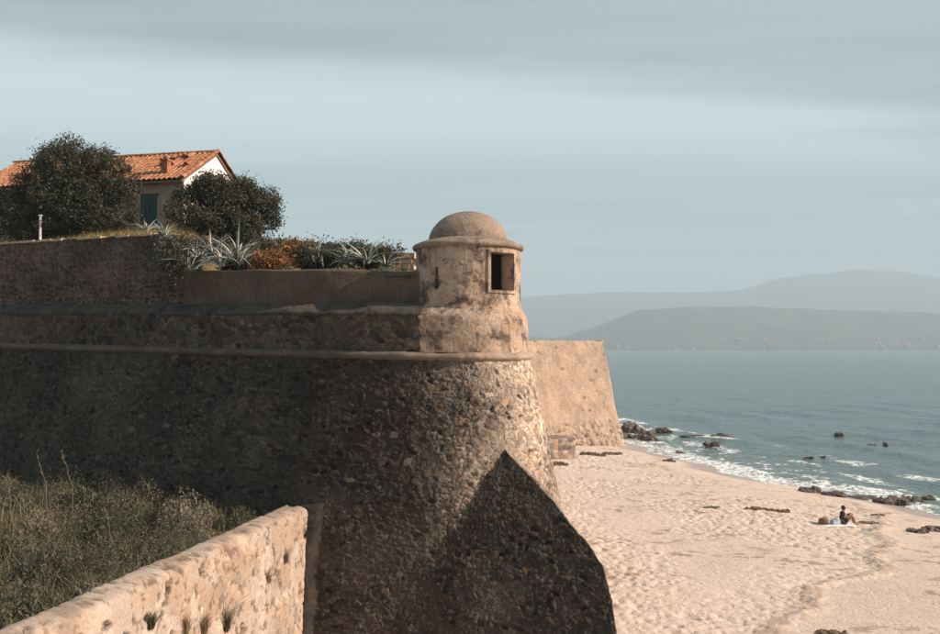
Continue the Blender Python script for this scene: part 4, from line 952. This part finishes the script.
for i, (x, y, dp, rx_, ry_, lb) in enumerate([(322, 260, 28.4, 17, 8, 'dense dark shrub wrapped round the upright dark agave'), (375, 259, 28.0, 14, 9, 'dense dark shrub wrapped round the tall spiky agave'), (240, 258, 28.6, 24, 10, 'shadowy low shrub behind the leaves of the large agave'), (350, 250, 30, 24, 6, 'olive brown shrub topping the row of agaves'), (205, 250, 29, 20, 9, 'shadowy shrub under the olive tree beside the large agave'), (243, 264, 27.9, 20, 6, 'dark low shrub at the root of the large agave'), (275, 247, 30, 18, 7, 'dull green shrub rising behind the orange flowers')]):
    bush('shrub', lb, 'shrub', [blob(x, y, dp, rx_, ry_), blob(x + rx_ * .5, y + 2, dp + .1, rx_ * .6, ry_ * .8), blob(x - rx_ * .5, y + 2, dp + .1, rx_ * .6, ry_ * .8)], 5200, 0.085, 440 + i, DARKG)
# masonry stump lit by the sun beside the turret
st = thing('masonry_stump', 'small broken pale masonry stump behind the parapet next to the turret', 'masonry', at_depth(405, 268, 28.5))
r = random.Random(5)
for row in range(-4, 3):
    xx = 395.0
    while xx < 414:
        wpx = r.uniform(5, 8); p = at_depth(xx, 269 - row * 5.6, 28.5); s_ = 28.5 / FPX
        mb = MB(); mb.box((p[0], p[1] + r.uniform(0, .05), p[2]), (wpx * s_ * .95, -.03, 0), (0.05, .7, 0), (0, 0, 5.4 * s_ * r.uniform(.92, 1))); link('stone', mb.mesh('stone'), M['farwall'], st); xx += wpx

# ------------------------------------------------------------------ house
apx = at_depth(218, 152.5, 40.0); lef = at_depth(16, 163, 42.4); rd = np.array([lef[0] - apx[0], lef[1] - apx[1]]); Lr = np.linalg.norm(rd); rd /= Lr; pn = np.array([-rd[1], rd[0]])
if pn[1] > 0: pn = -pn                                    # towards the camera
zr = float(apx[2]); HWd = 2.9; zeave = float(at_depth(187, 179, (apx[:2] + pn * HWd)[1])[2]); sl = (zr - zeave) / HWd
house = thing('house', 'pale rendered house with orange tile roof and white gable above the ramparts', 'house', (*(apx[:2] + rd * 5), 13.9))
def hp(s, w_, z): q = apx[:2] + rd * s + pn * w_; return (q[0], q[1], z)
zb = 13.3; wi = HWd - 0.28; ew = zr - sl * wi - 0.1
mb = MB(); mb.add([hp(.1, wi, zb), hp(Lr - .2, wi, zb), hp(Lr - .2, wi, ew), hp(.1, wi, ew)], [(0, 1, 2, 3)]); mb.add([hp(.1, -wi, zb), hp(Lr - .2, -wi, zb), hp(Lr - .2, -wi, ew), hp(.1, -wi, ew)], [(3, 2, 1, 0)])
link('wall', mb.mesh('wall'), M['house'], house)
for s_ in (.1, Lr - .2):
    mb = MB(); mb.add([hp(s_, wi, zb), hp(s_, -wi, zb), hp(s_, -wi, ew), hp(s_, 0, zr - .1), hp(s_, wi, ew)], [(0, 1, 2, 3, 4)]); link('gable_wall', mb.mesh('gable_wall'), M['white'], house)
TILE = np.array([0.70, 0.76, 0.95]) * np.array([(0.47, 0.19, 0.075), (0.55, 0.25, 0.105), (0.40, 0.15, 0.06), (0.5, 0.215, 0.085), (0.6, 0.31, 0.16)])
roof = None
for side, nm in ((1, 'roof'), (-1, 'roof')):
    pitch = 0.235; npc = 8; nc = int(Lr / pitch); us = np.linspace(0, nc * pitch, nc * npc + 1)
    ncr = 10; vr = []
    for c_ in range(ncr):
        vr += [(c_ / ncr, 0.0), ((c_ + .97) / ncr, 0.025)]
    vr.append((1.0, 0.0)); vr = np.array(vr)
    Ug, I = np.meshgrid(us, np.arange(len(vr)), indexing='ij'); wv = vr[I, 0] * HWd
    colid = np.floor(Ug / pitch); rowid = np.floor(np.minimum(vr[I, 0], .999) * ncr); rnd = hash2(colid, rowid, 501 + side); rnd2 = hash2(colid, rowid, 551 + side)
    prf = np.abs(np.sin(math.pi * Ug / pitch)) ** 0.8 * 0.085
    Zg = zr - sl * wv + prf + vr[I, 1] + 0.012 * (rnd2 - .5) + 0.05 * (fbm(Ug * .5, wv * .5, 505, 3) - .5)
    P = np.zeros(Ug.shape + (3,)); P[..., :2] = apx[:2] + rd * Ug[..., None] + pn * (side * wv)[..., None]; P[..., 2] = Zg
    col = (0.6 * TILE[0] + 0.4 * TILE[(rnd * 5).astype(int) % 5]) * (0.88 + .24 * rnd2)[..., None]
    ro_ = link('roof', mesh_np('roof', P, grid_faces(*Ug.shape, flip=side < 0), col, False), M['tile'], house); roof = roof or ro_
    mb = MB(); q = [hp(0.02, 0, zr - .06), hp(Lr - .02, 0, zr - .06), hp(Lr - .02, side * (HWd - .05), zeave - .03), hp(.02, side * (HWd - .05), zeave - .03)]
    mb.add(q + [tuple(np.array(v) - [0, 0, .07]) for v in q], [(0, 1, 2, 3), (7, 6, 5, 4), (0, 4, 5, 1), (1, 5, 6, 2), (2, 6, 7, 3), (3, 7, 4, 0)]); link('roof_board', mb.mesh('roof_board'), M['plank'], house)
def half_tile(L, r0, r1, th=0.018, n=7):
    vs, fs = [], []
    for x, rr in ((0, r0), (L, r1)):
        for q in (rr, rr - th):
            for i in range(n): a = math.pi * i / (n - 1); vs.append((x, q * math.cos(a), q * math.sin(a)))
    for i in range(n - 1):
        fs += [(i, i + 1, 2 * n + i + 1, 2 * n + i), (n + i + 1, n + i, 3 * n + i, 3 * n + i + 1), (i + 1, i, n + i, n + i + 1), (2 * n + i, 2 * n + i + 1, 3 * n + i + 1, 3 * n + i)]
    me = bpy.data.meshes.new('tile'); me.from_pydata(vs, [], fs); me.update()
    a = me.color_attributes.new('Col', 'FLOAT_COLOR', 'POINT'); c_ = random.choice(TILE) * 1.05
    a.data.foreach_set('color', np.tile(np.array([*c_, 1.0], np.float32), len(vs))); me.materials.append(M['tile']); return me
HT = [half_tile(.42, .12, .10) for _ in range(5)]
def put_tile(p, dirv, upv, nm):
    x = Vector([float(q) for q in dirv]).normalized(); z = Vector([float(q) for q in upv]); z = (z - x * z.dot(x)).normalized(); y = z.cross(x)
    o = bpy.data.objects.new(nm, random.choice(HT)); COL.objects.link(o); o.location = Vector([float(q) for q in p]); o.rotation_euler = (Matrix((x, y, z)).transposed() @ Matrix.Rotation(random.uniform(-.06, .06), 3, 'Z')).to_euler(); parent(o, house)
s_ = 0
while s_ < Lr: put_tile(hp(s_, 0, zr + .02), (*rd, .02), (0, 0, 1), 'ridge_tile'); s_ += .36
for side in (1, -1):
    for i in range(9):
        w_ = HWd * (i + .98) / 9; put_tile(hp(.02, side * w_, zr - sl * w_ + .05), (*(-pn * side), sl), (0, 0, 1), 'verge_tile')
for i in range(9):                                          # disturbed tiles near the chimney
    s2, w_ = random.uniform(.5, 1.9), random.uniform(.4, 1.7); a = random.uniform(-.7, .7)
    put_tile(hp(s2, w_, zr - sl * w_ + .12), (*(-pn * math.cos(a) + rd * math.sin(a)), sl * .9), (0, 0, 1), 'loose_tile')
# chimney
cs, cw_ = 1.05, 2.15; zc = zr - sl * cw_
mb = MB(); mb.box(hp(cs, cw_ + .17, zc - .3), (*(rd * .3), 0), (*(-pn * .3), 0), (0, 0, .8)); ch = link('chimney', mb.mesh('chimney'), M['brick'], house)
mb = MB(); mb.box(hp(cs - .04, cw_ + .21, zc + .502), (*(rd * .38), 0), (*(-pn * .38), 0), (0, 0, .07)); mb.box(hp(cs + .07, cw_ + .1, zc + .574), (*(rd * .16), 0), (*(-pn * .16), 0), (0, 0, .12)); link('chimney_cap', mb.mesh('chimney_cap'), M['brick'], ch)
# shuttered door: find where the photo columns meet the wall plane
def on_wall(px):
    r_ = (px - 470) / FPX; p0_ = apx[:2] + pn * wi; s_ = (p0_[0] - r_ * p0_[1]) / (r_ * rd[1] - rd[0]); return s_
sa, sb_ = on_wall(157.5), on_wall(139.5); dep = (apx[:2] + pn * wi + rd * sa)[1]; z1_, z0_ = float(at_depth(148, 193, dep)[2]), float(at_depth(148, 229, dep)[2])
dr_ = MB(); dr_.box(hp(sa - .06, wi + .002, z0_), (*(rd * (sb_ - sa + .12)), 0), (*(pn * .03), 0), (0, 0, z1_ - z0_ + .06)); doorp = link('door_frame', dr_.mesh('door_frame'), M['house'], house)
half = (sb_ - sa) / 2
for i in range(2):
    npk = 4
    shut = MB(); shut.box(hp(sa + i * half + .01, wi + .034, z0_ + .01), (*(rd * (half - .02)), 0), (*(pn * .025), 0), (0, 0, z1_ - z0_ - .02)); sh = link('shutter', shut.mesh('shutter'), M['door'], house)
    for j in range(npk):
        pk = MB(); wdt = (half - .02) / npk; pk.box(hp(sa + i * half + .01 + j * wdt + .008, wi + .06, z0_ + .02), (*(rd * (wdt - .016)), 0), (*(pn * .018), 0), (0, 0, z1_ - z0_ - .04)); link('plank', pk.mesh('plank'), M['door'], sh)
sg = MB(); p = at_depth(39, 232, 31.5); sg.box((p[0], p[1], p[2] - .3), (.06, 0, 0), (0, .06, 0), (0, 0, .85)); sg.box((p[0] - .02, p[1] - .02, p[2] + .552), (.1, 0, 0), (0, .1, 0), (0, 0, .05))
tag(recenter(link('marker_post', sg.mesh('marker_post'), M['white'])), 'thin white post standing in front of the large evergreen tree', 'post')

# ------------------------------------------------------------------ grass on the bank, undergrowth in the ditch
def blades(cent, hgt, wid, cols, seed, bend=.35):
    r = np.random.default_rng(seed); n = len(cent); az = r.uniform(0, 2 * math.pi, n); s = np.stack([np.cos(az), np.sin(az), 0 * az], 1); ln = r.normal(size=(n, 3)) * bend; ln[:, 2] = 1
    h_ = (hgt * r.uniform(.5, 1.4, n))[:, None]; a = cent - s * wid / 2; b = cent + s * wid / 2; m_ = cent + ln * [.4, .4, 1] * h_ * .55; t_ = cent + ln * h_
    V = np.stack([a, b, m_ + s * wid * .35, t_, m_ - s * wid * .35], 1).reshape(-1, 3); i = np.arange(n)[:, None] * 5
    F = np.concatenate([i + [0, 1, 2, 4], i + [4, 2, 3, 3]], 0)
    F = np.concatenate([i + [0, 1, 2], i + [0, 2, 4], i + [4, 2, 3]], 0); return V, F, np.repeat(cols, 5, 0)
n = 15000; t_ = rng.uniform(TU, 21, n); b_ = rng.uniform(-.7, 3.6, n); xy = Bt(t_) - Nt(t_) * b_[:, None]
cen = np.stack([xy[:, 0], xy[:, 1], terz(t_, b_) - .02], 1)
V, F, c = blades(cen, .22, .022, leafcol(n, 601, [(0.30, 0.22, 0.08), (0.26, 0.21, 0.075), (0.36, 0.26, 0.11), (0.15, 0.14, 0.06)], .2), 601)
tag(link('bank_grass', mesh_np('bank_grass', V, F, c, False), M['leaf']), 'short dry yellow grass on the bank above the rubble wall', 'grass', kind='stuff')
# undergrowth: clumps of small leaves and grasses, denser and taller in places
cents, cols_, sizes_ = [], [], []
SCR = [(0.075, 0.078, 0.048), (0.12, 0.108, 0.072), (0.045, 0.052, 0.033), (0.24, 0.195, 0.14), (0.085, 0.082, 0.055)]
mounds = 0
while mounds < 380:
    t_, b_ = rng.uniform(-3, 17), 0.75 + 11.0 * rng.random() ** 1.2; c_ = W0 + wd * t_ - wn_ * b_; rm = rng.uniform(.16, .6); hm2 = rm * rng.uniform(.9, 2.3)
    if body_gap(np.array([c_[0], c_[1], 5.6])) < rm * .6 or b_ < .62 + rm * .8: continue
    mounds += 1; n = int(1500 * rm / .4)
    d_ = rng.normal(size=(n, 3)); d_[:, 2] = np.abs(d_[:, 2]); d_ /= np.linalg.norm(d_, axis=1)[:, None]; rr2 = (0.4 + .68 * rng.random(n) ** .6) * (.72 + .5 * fbm(d_[:, 0] * 2.5 + mounds * 3.1, d_[:, 1] * 2.5 + d_[:, 2] * 2, mounds, 3))
    p = np.array([c_[0], c_[1], float(ditz(c_[0], c_[1]))]) + d_ * rr2[:, None] * [rm * 1.25, rm * 1.25, hm2]
    sizes_.append(np.full(n, rng.choice([.04, .05, .06, .09, .12]))); cents.append(p); base = np.array(SCR[rng.integers(0, 5)]); cols_.append((base * .75 + .25 * np.array(SCR)[rng.integers(0, 5, n)]) * rng.uniform(.6, 1.35, (n, 1)))
cen = np.concatenate(cents); V1, F1, c1_ = leaves(cen, np.concatenate(sizes_), np.concatenate(cols_), 613, 3.6, 1.1)
n = 60000; t_ = rng.uniform(-3, 17, n); b_ = 0.68 + 11.0 * rng.random(n) ** 1.25; xy = W0 + wd * t_[:, None] - wn_ * b_[:, None]
inside = np.array([body_gap(np.array([q[0], q[1], 5.6])) for q in xy]) > 0.05
gx = rng.choice(np.where(inside & (fbm(xy[:, 0] * 1.3, xy[:, 1] * 1.3, 617, 3) > .46))[0], 16000); V2, F2, c2__ = blades(np.stack([xy[gx, 0], xy[gx, 1], ditz(xy[gx, 0], xy[gx, 1])], 1), .55, .014, leafcol(16000, 615, [(0.25, 0.2, 0.12), (0.17, 0.15, 0.09), (0.1, 0.1, 0.055)], .25), 615)
F1t = np.concatenate([F1[:, [0, 1, 2]], F1[:, [0, 2, 3]]])
tag(link('undergrowth', mesh_np('undergrowth', np.concatenate([V1, V2]), np.concatenate([F1t, F2 + len(V1)]), np.concatenate([c1_, c2__]), False), M['leaf']), 'tangled grey green scrub and dry grass filling the ditch', 'undergrowth', kind='stuff')
# tall dry stalks
def stalk(px0, py0, px1, py1, dep, label, seed):
    a, b = at_depth(px0, py0, dep), at_depth(px1, py1, dep); r = random.Random(seed); t_ = thing('dry_stalk', label, 'stalk', (b[0], b[1], 5.0), 'dry stalks in the ditch')
    mb = MB(); pts = [np.array([b[0] + .04, b[1], 5.0])] + [b + (a - b) * f + np.array([r.uniform(-.02, .02), r.uniform(-.03, .03), 0]) for f in np.linspace(0, 1, 6)]; mb.tube(pts, list(np.linspace(.009, .003, len(pts))), 5); link('stem', mb.mesh('stem'), M['dry_stalk'], t_)
    for q in range(7):
        c_ = pts[-1 - q % 4]; mb = MB(); d_ = np.array([r.uniform(-.1, .1), r.uniform(-.08, .08), r.uniform(.02, .12)]); mb.tube([c_, c_ + d_ * .6, c_ + d_], [.006, .008, .002], 4); link('twig', mb.mesh('twig'), M['dry_stalk'], t_)
for i, q in enumerate([(37, 452, 47, 490, 22.5), (62, 452, 72, 486, 22.8), (6, 478, 12, 520, 20), (107, 512, 113, 548, 19), (213, 515, 208, 545, 20)]):
    stalk(*q, ['thin bent dry stalk rising out of the scrub against the shaded wall', 'dry stalk with reddish twigs rising against the shaded wall', 'short reddish dry stalk at the edge of the scrub', 'pale dry stalk bent in the middle of the scrub', 'white dry stem leaning over the near wall top'][i], 700 + i)
def tuft(t_, z_, s_, label, seed, pal):
    p = wall_pt(t_, z_, -.03); r = np.random.default_rng(seed); n = 130; c_ = p + r.normal(size=(n, 3)) * [.03, .03, .03]
    V, F, cc = blades(c_, s_, .012, leafcol(n, seed, pal, .25), seed, .55); V[:, :2] += wn_ * .05
    tag(recenter(link('wall_plant', mesh_np('wall_plant', V, F, cc, False), M['leaf'])), label, 'plant', 'plants rooted in the boundary wall')
DRY = [(0.3, 0.21, 0.13), (0.2, 0.14, 0.085), (0.13, 0.1, 0.06)]
def wpx(px, py):
    d_ = ray(px, py); num = (W0 @ wn_); f = num / (d_[:2] @ wn_); p = np.array([0, 0, CZ]) + d_ * f; return float((p[:2] - W0) @ wd), float(p[2])
for i, (x, y, s_, lb) in enumerate([(283, 562, .32, 'brown dried plant high on the wall near the shaded end'), (265, 582, .25, 'small brown tuft in the middle of the sunlit wall'), (222, 630, .5, 'bushy dark tuft low on the sunlit wall'), (200, 634, .42, 'straw coloured grass tuft low on the sunlit wall'), (148, 628, .28, 'dark green tuft where orange stains mark the wall'), (182, 632, .3, 'thin dry tuft beside the straw coloured grass'), (304, 536, .16, 'dark sprig at the edge of the shade on the wall')]):
    t_, z_ = wpx(x, y); tuft(t_, z_, s_, lb, 720 + i, DRY if i not in (2, 4, 6) else [(0.06, 0.06, 0.035), (0.09, 0.075, 0.05)])

# ------------------------------------------------------------------ rocks and seaweed
def rock_mesh(name, sx_, sy_, sz_, seed, rough=.35, sub=3, lumps=1, weed=False):
    bm = bmesh.new(); r = random.Random(seed)
    for q in range(lumps):
        b2 = bmesh.new(); bmesh.ops.create_icosphere(b2, subdivisions=sub, radius=1); co = np.array([v.co[:] for v in b2.verts])
        f = 1 + rough * 2 * (fbm(co[:, 0] * 1.6 + co[:, 2] * 2.3 + seed + q * 9, co[:, 1] * 1.6 - co[:, 2] * 1.7, seed + q, 4) - .5)
        if lumps > 1:                                  # cut by random planes: angular blocks
            for _ in range(9):
                nn_ = np.array([r.gauss(0, 1), r.gauss(0, 1), r.gauss(0, .8)]); nn_ /= np.linalg.norm(nn_); cut = r.uniform(.45, .8); dd_ = co @ nn_; co = co - np.maximum(0, dd_ - cut)[:, None] * nn_ * .9
        co = co * f[:, None]
        if weed and q == 0: co = co * [.98, .62, .4] + [0, 0, -.42]
        elif weed: sc = r.uniform(.06, .22); co = co * [sc * r.uniform(.8, 2), sc, r.uniform(.3, 1.0)] + [max(-.85, min(.85, r.gauss(0, .45))), max(-.45, min(.45, r.gauss(0, .3))), r.uniform(-.35, .05)]
        elif lumps > 1: sc = r.uniform(.4, .75); co = co * [sc, sc * 1.1, r.uniform(.55, 1.0)] + [(-.62 + 1.24 * (q + .5) / lumps) + r.uniform(-.1, .1), r.uniform(-.45, .45), r.uniform(-.25, .1)]
        co = co * [sx_, sy_, sz_]
        for v, c_ in zip(b2.verts, co): v.co = c_
        t_ = bpy.data.meshes.new('t'); b2.to_mesh(t_); b2.free(); bm.from_mesh(t_); bpy.data.meshes.remove(t_)
    me = bpy.data.meshes.new(name); bm.to_mesh(me); bm.free(); return me
def rocks(items, name, mat, cat, group, flatness=1.0):
    for i, (x0, x1, y0, y1, lb) in enumerate(items):
        zg = 0.1
        for _ in range(6): p = at_z((x0 + x1) / 2, y1, zg); zg = max(0.0, float(sandz(p[0], p[1])))
        s_ = p[1] / FPX; wpx_ = (x1 - x0) * s_; hpx = max((y1 - y0) * s_, .12) * flatness
        me = rock_mesh(name, wpx_ / 2, max(wpx_ * .3, .3), hpx * (.62 if cat == 'rock' else .55), 800 + i + len(name), .55, 3 if cat == 'rock' else 2, 6 if cat == 'rock' else 46, cat != 'rock')
        o = link(name, me, mat); o.location = (float(p[0]), float(p[1]) + max(wpx_ * .25, .2), zg + hpx * .22); tag(o, lb, cat, group)
rocks([(620, 644, 420, 433, 'high dark rock at the foot of the far bastion corner'), (640, 656, 428, 436, 'dark rock stepping down from the far bastion into the water'), (656, 673, 426, 433, 'dark rock with reddish top standing in the surf off the far bastion'), (622, 640, 432, 439, 'low dark ledge of rock on the sand under the far bastion'), (638, 660, 434, 441, 'flat dark rock at the first bend of the waterline'),
       (680, 704, 434, 437.5, 'flat wave washed rock off the far bend of the beach'), (712, 733, 433, 439, 'dark flat rock among the breaking foam'), (705, 722, 440, 447, 'dark rock nearest the foam at the bend of the beach'), (676, 684, 450, 453.5, 'small dark rock on the wet sand inside the foam'),
       (835, 845, 431, 436, 'small pointed rock alone in open water'), (867, 879, 443, 447, 'long low rock in open water beside a small one'), (884, 889, 442, 446, 'tiny rock in open water beside a long low one'), (804, 817, 455, 459.5, 'low dark rock in the shallows beyond the tide line'), (821, 828, 455, 459, 'tiny dark rock in the shallows beside a larger one'),
       (800, 823, 486, 493, 'dark rock at the water edge behind the seated person'), (822, 849, 490, 497, 'flat dark rock at the edge of the foam'), (850, 880, 495, 500, 'thin flat rock half buried in wet sand'), (874, 892, 495, 504, 'left hump of the largest dark rock group on the waterline'), (887, 910, 494, 506, 'tall jagged rock in the middle of the largest rock group'), (906, 926, 495, 503, 'broad dark rock washed by white foam'), (922, 940, 494, 501, 'dark rock at the seaward end of the rock group'),
       (911, 934, 527, 534, 'dark slab of rock on the smooth sand'), (928, 948, 525, 532, 'second dark slab of rock touching the first on smooth sand')], 'rock', M['rock'], 'rock', 'dark rocks along the waterline')
rocks([(580, 597, 449, 455, 'brown seaweed heap beside the masonry block'), (603, 622, 450, 455, 'dark seaweed heap in front of the far bastion'), (663, 678, 457, 462, 'small seaweed heap on wet sand near the foam'), (706, 722, 505, 509, 'thin seaweed patch in the trampled sand'), (745, 770, 506, 511, 'wide seaweed heap in the trampled sand'), (768, 792, 507, 513, 'seaweed trail next to the wide seaweed heap'), (872, 886, 512, 517, 'small dark driftwood lump between person and rocks'),
       (816, 852, 630, 636, 'brown seaweed strip at the lower edge of smooth sand'), (552, 576, 433, 438, 'dark weed mound on top of the masonry block'), (545, 570, 460, 466, 'brown rubble and weed at the foot of the tall bastion'), (592, 606, 452, 456, 'small brown weed clump between two seaweed heaps'), (855, 882, 521, 524.5, 'dark line of seaweed reaching out from the seated person'), (700, 712, 506, 509, 'tiny weed clump beside the thin seaweed patch')], 'seaweed_heap', M['weed'], 'seaweed', 'seaweed heaps on the beach', .8)

# ------------------------------------------------------------------ person on the beach
zg = .5
for _ in range(6): pp_ = at_z(843, 525, zg); zg = float(sandz(pp_[0], pp_[1]))
pb = np.array([pp_[0], pp_[1], zg + .02]); PS = 1.0
def skin_obj(name, verts, edges, rad, mat, root, sub=2):
    bm = bmesh.new(); lay = bm.verts.layers.skin.verify(); vs = [bm.verts.new(Vector([float(c) for c in v])) for v in verts]
    for v, r_ in zip(vs, rad): v[lay].radius = (r_, r_)
    vs[0][lay].use_root = True
    for a, b in edges: bm.edges.new((vs[a], vs[b]))
    me = bpy.data.meshes.new(name); bm.to_mesh(me); bm.free(); o = bpy.data.objects.new(name, me); COL.objects.link(o)
    m1_ = o.modifiers.new('skin', 'SKIN'); m2_ = o.modifiers.new('sub', 'SUBSURF'); m2_.levels = m2_.render_levels = sub
    dg = bpy.context.evaluated_depsgraph_get(); me2 = bpy.data.meshes.new_from_object(o.evaluated_get(dg)); COL.objects.unlink(o); bpy.data.objects.remove(o)
    me2.materials.clear(); me2.polygons.foreach_set('use_smooth', [True] * len(me2.polygons)); return link(name, me2, mat, root)
per = thing('person', 'person sitting on a white towel with knees drawn up, looking along the beach', 'person', pb)
def L_(x, y, z): return pb + np.array([x, y, z]) * PS
vs = [L_(0, 0, .12), L_(-.05, 0, .30), L_(-.04, 0, .50), L_(0, 0, .60), L_(.03, 0, .68), L_(.06, 0, .79), L_(.075, 0, .86)]; rad = [.125, .115, .125, .085, .052, .088, .07]; ed = [(0, 1), (1, 2), (2, 3), (3, 4), (4, 5), (5, 6)]
for s_ in (-1, 1):
    b0 = len(vs)
    vs += [L_(.05, s_ * .1, .11), L_(.25, s_ * .13, .30), L_(.42, s_ * .13, .47), L_(.52, s_ * .12, .25), L_(.58, s_ * .12, .06), L_(.74, s_ * .14, .03)]; rad += [.095, .082, .062, .055, .04, .03]
    ed += [(0, b0), (b0, b0 + 1), (b0 + 1, b0 + 2), (b0 + 2, b0 + 3), (b0 + 3, b0 + 4), (b0 + 4, b0 + 5)]
    b1 = len(vs); vs += [L_(-.0, s_ * .19, .56), L_(.14, s_ * .22, .38), L_(.34, s_ * .15, .50), L_(.40, s_ * .12, .53)]; rad += [.055, .043, .033, .03]; ed += [(3, b1), (b1, b1 + 1), (b1 + 1, b1 + 2), (b1 + 2, b1 + 3)]
    for f in range(5):
        b2 = len(vs); yy = s_ * (.12 + (f - 2) * .022); vs += [L_(.46, yy, .545 - .004 * abs(f - 2)), L_(.50 - .012 * abs(f - 2), yy, .52)]; rad += [.009, .008]; ed += [(b1 + 3, b2), (b2, b2 + 1)]
skin_obj('body', vs, ed, rad, M['skin'], per)
skin_obj('shirt', [L_(-.01, 0, .2), L_(-.05, 0, .32), L_(-.04, 0, .50), L_(-.005, 0, .60), L_(-.01, .17, .57), L_(.05, .2, .49), L_(-.01, -.17, .57), L_(.05, -.2, .49)], [(0, 1), (1, 2), (2, 3), (3, 4), (4, 5), (3, 6), (6, 7)], [.135, .14, .145, .10, .07, .06, .07, .06], M['dark_cloth'], per)
skin_obj('shorts', [L_(-.01, 0, .11), L_(.06, .1, .12), L_(.22, .125, .28), L_(.06, -.1, .12), L_(.22, -.125, .28)], [(0, 1), (1, 2), (0, 3), (3, 4)], [.14, .108, .096, .108, .096], M['dark_cloth'], per)
hm_ = rock_mesh('hair', .105, .105, .115, 905, .12, 3); ho = link('hair', hm_, M['dark_hair']); ho.location = Vector([float(q) for q in L_(.025, 0, .845)]); parent(ho, per)
nm_ = MB(); nm_.tube([L_(.14, 0, .82), L_(.175, 0, .79), L_(.15, 0, .775)], [.012, .018, .012], 6); link('nose', nm_.mesh('nose', True), M['skin'], per)
def cloth(name, x0, x1, y0, y1, mat, label, cat, h0, amp, seed):
    n = 26; i, j = np.meshgrid(np.linspace(0, 1, n), np.linspace(0, 1, n), indexing='ij'); X_ = pb[0] + x0 + (x1 - x0) * i; Y_ = pb[1] + y0 + (y1 - y0) * j
    edge_ = np.minimum(1, 6 * np.minimum(np.minimum(i, 1 - i), np.minimum(j, 1 - j))); Z_ = pb[2] + h0 * edge_ + amp * edge_ * fbm(i * 5, j * 5, seed, 4)
    P = np.stack([X_, Y_, Z_], -1); P2_ = P.copy(); P2_[..., 2] = pb[2] - .05
    o = link(name, mesh_np(name, np.concatenate([P.reshape(-1, 3), P2_.reshape(-1, 3)]), np.concatenate([grid_faces(n, n), grid_faces(n, n, True, n * n)])), mat); return tag(recenter(o), label, cat)
cloth('beach_towel', -1.05, .5, -.45, .5, M['white_towel'], 'white beach towel spread on the sand under the seated person', 'towel', .015, .03, 911)
cloth('folded_clothes', -.62, -.2, -.3, .25, M['blue_cloth'], 'pale blue bundle of clothes behind the seated person', 'clothes', .12, .22, 912)
bag = thing('beach_bag', 'brown beach bag lying at the end of the white towel', 'bag', (pb[0] - .95, pb[1] + .05, pb[2]))
bo = link('body', rock_mesh('body', .26, .2, .2, 915, .18), M['brown_bag']); bo.location = (pb[0] - .95, pb[1] + .05, pb[2] + .15); parent(bo, bag)
mb = MB(); mb.tube([(pb[0] - 1.05, pb[1], pb[2] + .3), (pb[0] - 1.0, pb[1], pb[2] + .42), (pb[0] - .9, pb[1], pb[2] + .42), (pb[0] - .84, pb[1], pb[2] + .3)], .015, 6); link('handle', mb.mesh('handle'), M['brown_bag'], bag)

# ------------------------------------------------------------------ far houses along the opposite shore
x_, Xh, Yh, Zh = nhd
hb = MB(); hb.box((-.5, -.5, -.6), (1, 0, 0), (0, 1, 0), (0, 0, 1.2)); hb.add([(-.55, -.55, .6), (.55, -.55, .6), (.55, .55, .6), (-.55, .55, .6), (-.55, 0, .95), (.55, 0, .95)], [(0, 1, 5, 4), (2, 3, 4, 5), (0, 4, 3), (1, 2, 5), (3, 2, 1, 0)])
hme = hb.mesh('far_house'); hme.materials.append(M['far_house_wall']); hme.materials.append(M['far_house_roof'])
for i, f in enumerate(hme.polygons): f.material_index = 1 if i in (6, 7) else 0
for i in range(60):
    px = random.uniform(610, 940); xi = int(np.argmin(np.abs(x_ - at_depth(px, 340, 2850)[0]))); vj = random.choice([1, 2, 2, 3, 3, 4, 5, 6, 7, 8])
    o = bpy.data.objects.new('far_house', hme); COL.objects.link(o); s_ = random.uniform(5, 10); o.location = (float(Xh[xi, vj]), float(Yh[xi, vj]), float(Zh[xi, vj]) + s_ * .2); o.scale = (s_ * random.uniform(1, 1.8), s_, s_ * .75); o.rotation_euler = (0, 0, random.uniform(-.5, .5))
    tag(o, 'tiny pale house on the hazy hillside across the bay', 'house', 'far houses across the bay')
